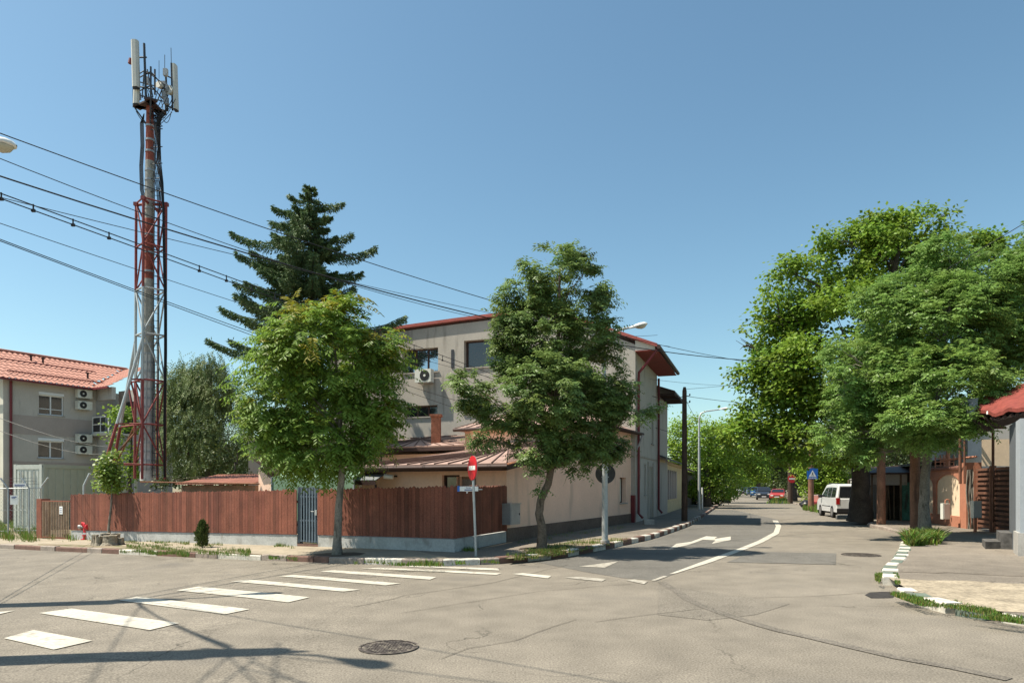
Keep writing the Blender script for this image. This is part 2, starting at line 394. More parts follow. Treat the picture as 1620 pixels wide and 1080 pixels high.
for c_, r_ in ((G(533, 877, .12), .55), (G(857, 868, .12), .5)):
    sheet('soil', [(c_.x+r_*math.cos(a)*1.2, c_.y+r_*math.sin(a)) for a in [i*PI/4+.3 for i in range(8)]], .130, 'earth')
# darker resurfacing and patches
sheet('road_patch', [V2(G(*p)) for p in [(846, 888.5), (893, 883), (957, 871), (1029, 855), (1062, 844), (1092, 833), (1112, 820), (1123, 806), (1160, 806), (1232, 822), (1231, 840), (1190, 864), (1110, 891), (1040, 918), (985, 914), (930, 905)]], .004, 'asphalt_dark')
sheet('road_patch', [V2(G(*p)) for p in [(1192, 872.5), (1323, 875), (1322, 893), (1150, 889)]], .007, 'asphalt_dark')
sheet('road_patch', [V2(G(*p)) for p in [(1042, 924), (1138, 939), (1250, 955), (1195, 972), (1120, 981), (1040, 972)]], .004, 'asphalt_dark2' if 'asphalt_dark2' in M else asphalt('asphalt_mid', (.168, .149, .122), .5).name and 'asphalt_mid')
sheet('road_patch', [V2(G(*p)) for p in [(450, 903), (500, 900), (620, 910), (560, 915)]], .004, 'asphalt_mid')
strip('tar_seam', [(1047, 921), (1075, 940), (1106, 956), (1150, 973), (1200, 988), (1280, 1008), (1420, 1040), (1600, 1075)], .15, .006, 'asphalt_mid2', .03)
for pl, wd in [([(560, 960), (640, 942), (720, 931), (780, 921), (850, 905), (900, 893)], .014), ([(640, 969), (760, 950), (850, 936), (1010, 922)], .011), ([(700, 1042), (740, 1025), (820, 1013), (870, 992), (912, 980)], .010),
               ([(940, 983), (1030, 972), (1120, 962)], .012), ([(1190, 945), (1280, 943), (1420, 935)], .012), ([(60, 1060), (120, 1040), (210, 1046)], .012), ([(1075, 905), (1200, 897), (1340, 889)], .012)]:
    strip('crack', pl, wd, .007, 'asphalt_tar', .03)
# markings
def mark(pxs, m='paint', h=.010): return sheet('road_marking', [V2(G(*p)) for p in pxs], h, m)
ZB = [[(6, 1010), (53, 997), (146, 1014), (85, 1028)], [(61, 970), (113, 963), (284, 986), (237, 997)], [(188, 950), (217, 944), (395, 964), (356, 972)],
      [(279, 934), (314, 928), (490, 945), (456, 953)], [(365, 920), (393, 917), (569, 933), (543, 936)], [(440, 911.5), (466, 909.5), (634, 923), (610, 926)],
      [(506, 904), (529, 902), (691, 913), (680, 917)], [(572, 899.5), (600, 898), (793, 907), (785, 909.5)], [(640, 896.5), (650, 895.5), (788, 899), (790, 902.5)], [(-30, 967), (-5, 968.5), (24, 966), (-2, 972)],
      [(810, 908), (826, 906.5), (872, 911), (867, 915)], [(1058.8, 908), (1112, 888), (1169, 867.5), (1198.6, 855.6), (1223.8, 842), (1227.6, 832), (1222, 823), (1230.5, 823), (1236, 832), (1232, 844), (1207.5, 857.5), (1178, 869.5), (1127.5, 888.5), (1068.7, 907)],
      [(1058, 868.5), (1070, 860), (1093, 857), (1117, 848), (1135, 849), (1130, 852.5), (1156, 848.5), (1156, 854), (1126, 860), (1132, 854.5), (1112, 853.5), (1090, 861.5)]]
for z in ZB: mark(z)
for z in [[(893, 914), (912, 912.5), (959, 916), (952, 920)], [(990, 918), (1004, 916.5), (1025, 920), (1019, 924)], [(916, 896), (940, 893), (978, 888), (957, 898)], [(1030, 918), (1050, 911), (1056, 912), (1036, 919)]]: mark(z, 'paint_worn')
# kerb stones
def kerb(pts, side, cols, h=.125, wd=.15, ln=.8, name='kerb', i0=0, gap=0., rag=.012):
    mb = MB(); k = i0
    L = sum((b-a).length for a, b in zip(pts, pts[1:]))
    def P(s):
        for a, b in zip(pts, pts[1:]):
            l = (b-a).length
            if s <= l: return a.lerp(b, s/l), (b-a)/l
            s -= l
        return pts[-1].copy(), (pts[-1]-pts[-2]).normalized()
    s = 0
    while s < L-.1:
        l = ln*random.uniform(.85, 1.15); s1 = min(L, s+l)
        a, _ = P(s+.008); b, _ = P(s1-.012)
        t = (b-a).normalized(); nn = Vector((-t.y, t.x, 0))*side
        w0 = wd*random.uniform(.92, 1.1); hh = h+random.uniform(-.012, .012); jt = random.uniform(-rag, rag); w0 *= 1-rag*3*random.random()
        a = a-nn*jt; b = b-nn*jt
        mb.use(cols(k, s)); mb.tint = 1
        A, B = a.copy(), b.copy(); A.z = g(a.x)-.05; B.z = g(b.x)-.05
        c = .02
        pr = [(-.0, 0), (0, hh+.05-c), (c, hh+.05), (w0-c, hh+.05), (w0, hh+.05-c), (w0, 0)]
        va = [A+nn*x+Vector((0, 0, z)) for x, z in pr]; vb = [B+nn*x+Vector((0, 0, z)) for x, z in pr]; n = len(pr)
        fs = [(i, (i+1) % n, n+(i+1) % n, n+i) for i in range(n)]+[tuple(range(n-1, -1, -1)), tuple(range(n, 2*n))]
        if side > 0: fs = [f[::-1] for f in fs]
        mb.add(va+vb, fs); s = s1+gap; k += 1
    o = mb.build(name); o['kind'] = 'structure'
alt = lambda a, b: (lambda k, s: a if k % 2 else b)
def colA(k, s): return 'kerb_white' if (k*7) % 5 in (1, 3) and k > 6 else ('kerb_red' if k % 3 else 'kerb_stone')
kerb(KL[1:6], 1, colA, .128, .16)
kerb(KL[5:9], 1, lambda k, s: 'kerb_white' if k % 2 else 'kerb_stone', .13, .2, .85)
kerb(KL[8:-1], 1, alt('kerb_white', 'kerb_red'), .15, .2, .7)
kerb([KL[-2], KL[-1]], 1, alt('kerb_stone', 'kerb_red'), .13, .2, 2.5)
kerb(KR[1:9], -1, alt('kerb_white', 'kerb_green'), .126, .24, .42, gap=.14, rag=.05)
kerb(KR[9:14], -1, alt('kerb_green', 'kerb_white'), .132, .26, .5, gap=.03, rag=.02)
kerb(KR[13:20], -1, lambda k, s: 'kerb_white' if k < 3 else 'kerb_stone', .13, .18, .8)
kerb(KR[20:], -1, lambda k, s: 'kerb_stone', .13, .18, 1.6)
# manhole covers and drain
def manhole(px, py, r, label):
    c = G(px, py); t = thing('manhole_cover', label, 'manhole cover', (c.x, c.y, c.z))
    mb = MB(); n = 48
    for j in range(n):
        a0, a1 = 2*PI*j/n, 2*PI*(j+1)/n
        for r0, r1, z0, z1 in [(r*.92, r, .011, .011)]:
            mb.quad(*[(c.x+math.cos(a)*q, c.y+math.sin(a)*q, c.z+.014) for a, q in ((a0, r0), (a0, r1), (a1, r1), (a1, r0))])
            mb.quad(*[(c.x+math.cos(a)*r1, c.y+math.sin(a)*r1, c.z+z) for a, z in ((a0, 0), (a1, 0), (a1, .014), (a0, .014))])
    mb.build('frame', 'cast_iron', t)
    m2 = MB(); m2.disc((c.x, c.y, c.z+.003), (0, 0, 1), r*.90, .006, 40)
    for i in range(-8, 9):
        for j in range(-8, 9):
            x, y = i*r/9.5, j*r/9.5
            if x*x+y*y < (r*.82)**2: m2.box(c.x+x-.011, c.x+x+.011, c.y+y-.011, c.y+y+.011, c.z+.009, c.z+.014)
    m2.build('lid', 'cast_iron', t)
manhole(615, 1024, .305, 'round rusty iron manhole cover sunk in the asphalt in the foreground')
manhole(1362, 877.5, .44, 'iron manhole cover in the side street near the white and green kerb')
sheet('drain_hollow', [V2(G(*p)) for p in [(1368, 941), (1376, 937), (1395, 936), (1408, 936), (1418, 941), (1412, 945.5), (1395, 946), (1378, 946)]], .006, 'drain_dark')
# ---------------------------------------------------------------- grass
def blades(name, label, regions, h0, h1, material, cat, n=None, base=.125, wd=.008, lean=.35):
    """regions: list of (list of world pts polygon, count)"""
    vs = []; tn = []
    for poly, cnt in regions:
        xs = [p[0] for p in poly]; ys = [p[1] for p in poly]
        x0, x1, y0, y1 = min(xs), max(xs), min(ys), max(ys); k = 0; tr = 0
        ph = rng.uniform(0, 9, 4)
        while k < cnt and tr < cnt*60:
            tr += 1; x, y = random.uniform(x0, x1), random.uniform(y0, y1)
            ins = False; m = len(poly)
            for i in range(m):
                a, b = poly[i], poly[(i+1) % m]
                if (a[1] > y) != (b[1] > y) and x < (b[0]-a[0])*(y-a[1])/(b[1]-a[1])+a[0]: ins = not ins
            if not ins: continue
            dn = .5+.5*math.sin(x*3.1+ph[0])*math.sin(y*3.7+ph[1])+.3*math.sin(x*9+ph[2]+y*7)
            if random.random() > (dn-.25)*1.7: continue
            k += 1; h = random.uniform(h0, h1)*(.45+.55*max(0, min(1.2, dn))); a = random.uniform(0, 2*PI); le = random.uniform(0, lean)*h
            ww = wd*random.uniform(.6, 1.5); cx, sx = math.cos(a), math.sin(a); z = g(x)+base-.01
            b2 = random.uniform(0, 2*PI); lx, ly = math.cos(b2)*le, math.sin(b2)*le
            vs += [(x-cx*ww, y-sx*ww, z), (x+cx*ww, y+sx*ww, z), (x+lx*.5+cx*ww*.6, y+ly*.5+sx*ww*.6, z+h*.6), (x+lx*.5-cx*ww*.6, y+ly*.5-sx*ww*.6, z+h*.6), (x+lx*1.4, y+ly*1.4, z+h)]
            tn.append((random.uniform(.9, 1), random.uniform(.75, .9), random.uniform(.7, 1)) if random.random() < .22 else (random.uniform(.38, .62), random.uniform(.62, 1), random.uniform(.3, .7)))
    mb = MB(); k = len(vs)//5
    mb.v = vs; mb.mats = [material]
    for i in range(k):
        o = i*5; mb.f += [[o, o+1, o+2, o+3], [o+3, o+2, o+4]]; mb.m += [0, 0]; mb.t += [tn[i], tn[i]]; mb.sm += [False, False]
    o = mb.build(name); tag(o, label, cat, kind='stuff'); return o
leafmat('grass', (.24, .245, .075), .3, .6, .2); leafmat('grass_dry', (.20, .175, .07), .2, .7, .2)
def P(*pxs, h=.12): return [V2(G(*p, h)) for p in pxs]
blades('grass', 'bright green grass and weeds growing along the verge left of the hydrant', [
    (P((-60, 858), (0, 857), (60, 858), (70, 850), (112, 851), (150, 853), (118, 855), (112, 857), (100, 857), (60, 852), (55, 826), (-60, 822)), 5500),
    (P((120, 853), (160, 858), (185, 850), (150, 846), (112, 849)), 300)], .10, .36, 'grass', 'grass', wd=.009)
blades('grass', 'patchy grass between the red hydrant and the metal gate beside the fence foot', [
    (P((185, 850), (300, 857), (300, 862), (250, 864), (190, 858)), 1500), (P((200, 868), (260, 872), (330, 877), (395, 880), (395, 873), (330, 870), (260, 864), (200, 862)), 1500),
    (P((190, 874), (240, 877), (300, 881), (300, 876), (240, 872), (190, 870)), 900), (P((340, 877), (398, 879), (396, 870), (345, 869)), 500), (P((300, 865), (330, 867), (355, 862), (320, 858)), 300), (P((430, 866), (466, 868), (470, 864), (440, 862)), 200)], .03, .13, 'grass', 'grass', wd=.006)
blades('grass', 'thin weeds in the joints of the corner kerb behind the zebra crossing', [
    (P((560, 893), (680, 896), (720, 895), (720, 892), (640, 891), (560, 888)), 500), (P((425, 884), (470, 887), (470, 883), (425, 881)), 160), (P((720, 893), (790, 891), (790, 888), (720, 890)), 150), (P((716, 873), (740, 874), (760, 869), (730, 868)), 250)], .04, .12, 'grass', 'grass')
blades('grass', 'green and dry grass round the foot of the tree by the lamp post', [
    (P((800, 886), (850, 882), (900, 876), (955, 865), (1000, 853), (960, 851), (905, 855), (850, 866), (800, 878)), 1500), (P((820, 862), (900, 848), (990, 836), (990, 832), (900, 842), (820, 856)), 250)], .03, .14, 'grass', 'grass', wd=.006)
blades('dry_grass', 'straw coloured dry grass at the trunk of the corner street tree', [
    (P((812, 886), (850, 883), (895, 877), (900, 866), (850, 868)), 2200)], .04, .13, 'grass_dry', 'grass')
blades('grass', 'grass growing between the pale kerb stones of the gravel corner', [
    (P((1408, 939), (1430, 948), (1476, 963), (1540, 975), (1620, 986), (1620, 978), (1560, 968), (1500, 955), (1440, 944), (1418, 936)), 2600),
    (P((1384, 910), (1396, 907), (1394, 918), (1390, 922), (1384, 916)), 500), (P((1413, 903), (1420, 903), (1425, 924), (1416, 923)), 500), (P((1466, 952), (1510, 951), (1560, 962), (1590, 972), (1500, 962)), 900)], .015, .075, 'grass', 'grass', base=.12, wd=.006)
blades('weeds', 'clump of leafy weeds round the foot of the ash tree and brown pole', [
    (P((1431, 860), (1440, 864), (1488, 862), (1486, 853), (1462, 848), (1434, 851)), 3000)], .12, .42, 'grass', 'weeds', wd=.03, lean=.9)
blades('grass', 'grass on the far verge by the rubbish bags and the parked van', [
    (P((1268, 806), (1300, 812), (1300, 803), (1280, 800)), 700), (P((1212, 796), (1250, 797), (1250, 790), (1225, 788)), 700)], .1, .5, 'grass', 'grass', wd=.03)
# ================================================================ FENCES
UP = Vector((0, 0, 1))
def fence_boards(mb, A, B, h0, h1, bw=.105, gap=.006, th=.02, front=None, pointed=True, jit=.022):
    """A,B ground points (z = foot of boards); h0 at A, h1 at B"""
    d = (B-A); L = V2(d).length; t = V2(d)/L; nn = Vector((t.y, -t.x, 0)) if front is None else front
    n = max(1, round(L/(bw+gap))); st = L/n; bw = st-gap
    for i in range(n):
        s = i*st; p = A+t*s; p.z = A.z+(B.z-A.z)*s/L; h = h0+(h1-h0)*s/L+random.uniform(-jit, jit)
        k = random.uniform(.62, 1.2); mb.tint = (k*random.uniform(.95, 1.05), k, k*random.uniform(.95, 1.05))
        q = nn*random.uniform(0, .006)
        if pointed: pr = [(0, 0), (bw, 0), (bw, h-.035), (bw*.5, h), (0, h-.035)]
        else: pr = [(0, 0), (bw, 0), (bw, h), (0, h)]
        mb.prism([p+q+t*x+UP*z for x, z in pr], nn*th)
def wood_fence(segs, label, closed_rail=True):
    t = thing('wooden_fence', label, 'fence', (segs[0][0].x, segs[0][0].y, g(segs[0][0].x)+.12))
    b = MB(); c = MB(); r = MB(); cap = MB()
    for A, B, zt0, zt1, hb in segs:
        zb0, zb1 = g(A.x)+.12, g(B.x)+.12
        a = A.copy(); a.z = zb0+hb+.02; e = B.copy(); e.z = zb1+hb+.02
        fence_boards(b, a, e, zt0-a.z, zt1-e.z)
        d = V2(B-A).normalized(); nn = Vector((d.y, -d.x, 0))
        for lo in (-.3, hb):
            pass
        c.prism([A+UP*(zb0-.3), B+UP*(zb1-.3), B+UP*(zb1+hb), A+UP*(zb0+hb)], -nn*.22)
        cc = MB
        for fz in (.22, .85):
            p0 = A+UP*(a.z+fz)-nn*.05; p1 = B+UP*(e.z+fz)-nn*.05
            r.prism([p0, p1, p1+UP*.07, p0+UP*.07], nn*.045)
    if len(segs) > 1:
        q = segs[0][1]; k = MB(); k.tint = .8; k.obox(q+UP*(g(q.x)+.44)-nA*.03-FD*.0+Vector((-.045, -.02, 0)), (.085, 0, 0), (0, .085, 0), UP*1.2); k.build('corner_post', 'fence_wood', t)
    b.build('boards', 'fence_wood', t); c.build('base_wall', 'base_concrete', t); r.build('rail', 'brown_wood', t)
    return t
# the concrete base sits slightly proud of the boards
nA = Vector((FD.y, -FD.x, 0)); nA = nA if nA.y < 0 else -nA        # towards street A
def onF(px):                                # point of the street fence line seen at pixel column px
    k = (px-CX)/FPX
    s = (k*F1.y-F1.x)/(FD.x-k*FD.y); return F1+FD*s
def ztop(P_): return 1.68+(1.41-1.68)*((P_-F1).length/(F0-F1).length)
gA = onF(470); gB = onF(503)
wood_fence([(F0, gA, ztop(F0), ztop(gA), .3)], 'long reddish brown board fence left of the blue grey metal gate')
def wf_side():
    t = wood_fence([(gB, F1, ztop(gB), ztop(F1), .3), (F1, F2, 1.68, 1.70, .3)], 'reddish brown board fence turning the corner, right of the metal gate')
    return t
wf_side()
# metal gate in the fence
def metal_gate():
    d = (gB-gA).normalized(); L = (gB-gA).length; z = g(gA.x)+.12
    t = thing('metal_gate', 'blue grey barred metal gate between the two board fences', 'gate', (gA.x, gA.y, z))
    o = gA+UP*z
    mb = MB(); mb.obox(o+UP*.1-nA*.02, d*.07, -nA*.05, UP*1.5); mb.obox(o+d*(L-.06)+UP*.1-nA*.02, d*.05, -nA*.05, UP*1.5)
    for zz in (.13, .68, 1.32, 1.55): mb.obox(o+d*.07+UP*zz-nA*.03, d*(L-.13), -nA*.03, UP*.045)
    mb.build('frame', 'gate_blue', t)
    n = 6
    for i in range(n):
        b = MB(); b.obox(o+d*(.07+(L-.15)*(i+.5)/n-.011)+UP*.13-nA*.02, d*.035, -nA*.012, UP*1.45); b.build('bar', 'gate_blue_light', t)
    s = MB(); s.obox(o+UP*-.1, d*L, -nA*.3, UP*.17); s.build('threshold', 'kerb_red', t)
    b = MB(); b.obox(o-nA*.12+UP*.1, d*L, -nA*.01, UP*1.45); b.build('back_sheet', 'gate_blue', t)
    lk = MB(); lk.obox(o+d*(L-.12)+UP*.85, d*.07, -nA*.03, UP*.14); lk.cyl(o+d*(L-.1)+UP*.95+nA*.05, o+d*(L-.2)+UP*.95+nA*.05, .01); lk.build('handle', 'galv', t)
metal_gate()
# slatted brown gate left of the fence
def slat_gate():
    A = onF(66); B = onF(110); d = (B-A).normalized(); L = (B-A).length; z = g(B.x)+.1
    t = thing('wooden_gate', 'low dark gate of narrow upright slats with a small notice, left end of the fence', 'gate', (A.x, A.y, z))
    p = MB(); p.obox(A+UP*(z-.1)-d*.35, d*.32, -nA*.3, UP*1.5); p.build('post', 'fence_wood', t)
    for zz, hh in ((.02, .06), (1.3, .05)): f = MB(); f.obox(A+UP*(z+zz), d*L, -nA*.05, UP*hh); f.build('rail', 'fence_wood', t)
    s = MB(); n = 17
    for i in range(n):
        k = random.uniform(.6, 1.5); s.tint = (k, k*.95, k*.8); s.obox(A+d*(L*(i+.2)/n)+UP*(z+.06)+nA*.005, d*.05, -nA*.02, UP*1.26)
    s.build('slats', 'old_wood', t)
    q = MB(); q.obox(A+d*L*.66+UP*(z+.88)+nA*.02, d*.2, -nA*.006, UP*.27); q.build('notice', 'sign_white', t)
    for i in range(3):
        q = MB(); q.obox(A+d*(L*.66+.03)+UP*(z+.93+i*.07)+nA*.023, d*.13, -nA*.002, UP*.02); q.build('notice_print', 'sign_navy', t)
slat_gate()
# ================================================================ LEFT: container yard
def W(px, z, d): 
    p = ray(px, HY, d); p.z = z; return p
def container():
    d0 = 30.5; A = W(67, 0, d0); gz = g(A.x)-.02
    ua = Vector((-.85, .53, 0)).normalized(); vb = Vector((-ua.y, ua.x, 0)); vb = vb if vb.y > 0 else -vb
    vb = Vector((.62, .785, 0)).normalized()
    ua = Vector((-.985, .17, 0)); vb = Vector((.17, .985, 0))
    wd, ln, h = 1.45, 4.6, 3.05
    t = thing('container', 'pale green grey shipping container behind the mesh fence', 'container', (A.x, A.y, gz))
    b = MB(); b.obox(A+UP*(gz+.1), ua*wd, vb*ln, UP*(h-.1)); b.build('body', 'container_side', t)
    f = MB(); n0 = -vb
    for s in (0, wd-.12): f.obox(A+ua*s+n0*.04+UP*(gz+.1), ua*.12, vb*.1, UP*(h-.08))
    for z in (.1, h-.2): f.obox(A+ua*.12+n0*.04+UP*(gz+z), ua*(wd-.24), vb*.1, UP*.18)
    f.build('corner_frame', 'off_white', t)
    sd = MB(); sn = Vector((vb.y, -vb.x, 0))
    sd.obox(A+sn*.0+UP*(gz+h-.14), vb*ln, sn*.04, UP*.16); sd.obox(A+UP*(gz+.1), vb*ln, sn*.04, UP*.14); sd.obox(A+UP*(gz+.1), vb*.14, sn*.045, UP*(h-.1)); sd.build('side_rail', 'container_side', t)
    c = MB()
    for i in range(14): c.obox(A+vb*(.3+i*.42)+UP*(gz+.26), vb*.2, sn*.02, UP*(h-.44))
    c.build('side_ribs', 'container_side', t)
    for k in range(2):
        dd = MB(); x0 = .13+k*(wd-.26)/2; ww = (wd-.28)/2
        dd.obox(A+ua*x0+n0*.01+UP*(gz+.3), ua*ww, vb*.03, UP*(h-.52))
        for i in range(3): dd.obox(A+ua*(x0+.05+i*ww/3)+n0*.035+UP*(gz+.34), ua*(ww/3-.1), vb*.03, UP*(h-.62))
        dr = dd.build('door', 'off_white', t)
        r = MB(); r.cyl(A+ua*(x0+ww*.5)+n0*.07+UP*(gz+.3), A+ua*(x0+ww*.5)+n0*.07+UP*(gz+h-.25), .018, n=8); r.build('lock_rod', 'galv', dr)
container()
def mesh_fence():
    pts = [W(-60, 0, 26.5), W(13, 0, 26.6), W(46, 0, 26.8), W(66, 0, 26.4), onF(66)-nA*.4]
    t = thing('mesh_fence', 'galvanised wire mesh fence with bent barbed wire posts before the container', 'fence', (pts[0].x, pts[0].y, g(pts[0].x)))
    for px, lean in ((-20, -1), (13, -1), (46, -1), (64, 1)):
        p = W(px, 0, 26.6); z = g(p.x); m = MB()
        m.tube([p+UP*z, p+UP*(z+1.95), p+UP*(z+2.35)+Vector((.3*lean, 0, 0))], .03, 6); m.build('post', 'galv', t)
    for zz in (.3, 1.95, 1.1):
        m = MB(); q = [p+UP*(g(p.x)+zz) for p in pts[:4]]; m.tube(q, .022 if zz > 1.9 else .008, 5); m.build('rail', 'galv', t)
    for off_, zz in ((.1, 2.1), (.2, 2.22), (.3, 2.34)):
        m = MB(); q = [p+UP*(g(p.x)+zz)-Vector((off_, 0, 0)) for p in pts[:4]]; m.tube(q, .006, 4); m.build('barbed_wire', 'steel_dark', t)
    m = MB()
    for a, b in zip(pts[:3], pts[1:4]):
        L = (b-a).length; n = int(L/.14)
        for i in range(-12, n):
            for sg in (1, -1):
                s0 = i*.14 if sg > 0 else i*.14+1.8; s1 = s0+1.8*sg; z0, z1 = .1, 1.9
                if s0 < 0: z0 += -s0/1.8*1.8; s0 = 0
                if s0 > L: z0 += (s0-L); s0 = L
                if s1 > L: z1 -= (s1-L); s1 = L
                if s1 < 0: z1 -= -s1; s1 = 0
                if z1-z0 < .05: continue
                p0 = a.lerp(b, s0/L); p1 = a.lerp(b, s1/L); m.cyl(p0+UP*(g(p0.x)+z0), p1+UP*(g(p1.x)+z1), .0035, n=3, caps=False)
    o = m.build('wire_mesh', 'galv', t)
    f = MB(); p = W(113/1.0+26, 0, 26)
    # notices hung on the mesh
    for px, py, ww, hh in ((19, 783, .3, .36), (24, 764, .5, .14)):
        q = MB(); a = W(px-3, hz(py, 26.45), 26.45); q.obox(a, (ww, 0, 0), (0, .01, 0), (0, 0, -hh)); q.build('notice', 'sign_white', t)
        q = MB(); q.obox(a+Vector((.05, -.004, -.05)), (ww-.1, 0, 0), (0, .003, 0), (0, 0, -.03)); q.obox(a+Vector((.05, -.004, -.10)), (ww-.15, 0, 0), (0, .003, 0), (0, 0, -.02)); q.build('notice_print', 'sign_navy', t)
mesh_fence()
def bent_post(px, lab):
    p = W(px, 0, 25.8); z = g(p.x)
    m = MB(); m.tube([p+UP*z, p+UP*(z+2.0), p+UP*(z+2.45)+Vector((.22, 0, 0))], .045, 6)
    o = m.build('fence_post', 'galv'); tag(o, lab, 'post')
bent_post(133, 'grey steel post with bent top standing behind the left end of the board fence')
# ================================================================ WALL WITH OPENINGS
def wall(O, d, nrm, L, z0, z1, holes, th=.25, name='wall', material='stucco', parent=None, top=None):
    """O start on the ground plan, d along, nrm outward; holes (s0,s1,za,zb); top: list of (s,z) profile above z1"""
    mb = MB(); ss = sorted(set([0, L]+[h[0] for h in holes]+[h[1] for h in holes])); zs = sorted(set([z0, z1]+[h[2] for h in holes]+[h[3] for h in holes]))
    pt = lambda s, z, k=0: O+d*s+UP*z-nrm*k
    flip = d.cross(UP).dot(nrm) < 0
    def q(*p): mb.quad(*(p[::-1] if flip else p))
    for a, b in zip(ss, ss[1:]):
        for c, e in zip(zs, zs[1:]):
            ms, mz = (a+b)/2, (c+e)/2
            if any(h[0] < ms < h[1] and h[2] < mz < h[3] for h in holes): continue
            q(pt(a, c), pt(b, c), pt(b, e), pt(a, e))
    for s0, s1, za, zb in holes:
        q(pt(s0, za, th), pt(s0, za), pt(s0, zb), pt(s0, zb, th)) if False else None
        for (p0, p1) in (((s0, za), (s1, za)), ((s1, za), (s1, zb)), ((s1, zb), (s0, zb)), ((s0, zb), (s0, za))):
            q(pt(*p0), pt(*p1), pt(*p1, th), pt(*p0, th)) if flip is None else mb.quad(pt(*p0), pt(*p1), pt(*p1, th), pt(*p0, th))
    if top:
        mb.prism([pt(s, z) for s, z in [(L, z1), (0, z1)]+top], -nrm*th)
    return mb.build(name, material, parent)
def window(parent, O, d, nrm, s0, s1, za, zb, depth=.14, n=2, frame='pvc', pane='glass_dark', sill=True, fw=.06, transom=None, shutter=0, label=None, sillmat='concrete'):
    z1 = zb-shutter
    f = MB(); pt = lambda s, z, k=0: O+d*s+UP*z-nrm*(depth-k)
    def bar(a, b, c, e, k=.0): f.obox(pt(a, c, k), d*(b-a), -nrm*.05, UP*(e-c))
    bar(s0, s0+fw, za, z1); bar(s1-fw, s1, za, z1); bar(s0+fw, s1-fw, za, za+fw); bar(s0+fw, s1-fw, z1-fw, z1)
    for i in range(1, n): s = s0+(s1-s0)*i/n; bar(s-fw*.6, s+fw*.6, za+fw, z1-fw)
    if transom: bar(s0+fw, s1-fw, za+transom-.02, za+transom+.02, .02)
    wn = f.build('window', frame, parent)
    if label: wn['label'] = label
    g_ = MB(); g_.obox(pt(s0+fw, za+fw, -.03), d*(s1-s0-2*fw), -nrm*.01, UP*(z1-za-2*fw)); g_.build('pane', pane, wn)
    if sill:
        s_ = MB(); s_.obox(O+d*(s0-.06)+UP*(za-.05)+nrm*.06, d*(s1-s0+.12), -nrm*(.06+depth), UP*.048); s_.build('sill', sillmat, wn)
    if shutter:
        s_ = MB(); s_.obox(O+d*s0+UP*(z1+.001)+nrm*.03, d*(s1-s0), -nrm*.14, UP*(shutter-.002)); s_.build('shutter_box', frame, wn)
    return wn
def ac_unit(O, d, nrm, s, z, wdt=.8, hgt=.55, dep=.3, label='', group=None):
    p = O+d*s+UP*z
    t = thing('air_conditioner', label, 'air conditioner', tuple(p), group)
    b = MB(); b.obox(p+nrm*(.1+dep), d*wdt, -nrm*dep, UP*hgt); b.build('case', 'off_white', t)
    gq = MB(); c = p+d*wdt*.38+UP*hgt*.5+nrm*(.1+dep); gq.disc(c, nrm, hgt*.41, .012, 24); gq.build('grille', 'plastic_black', t)
    hb = MB(); hb.disc(c+nrm*.012, nrm, hgt*.1, .012, 12); hb.build('fan_hub', 'off_white', t)
    for k in (.12, wdt-.16):
        m = MB(); m.obox(p+d*k-UP*.04, d*.035, nrm*(dep+.1), UP*.038); m.build('bracket', 'galv', t)
    return t
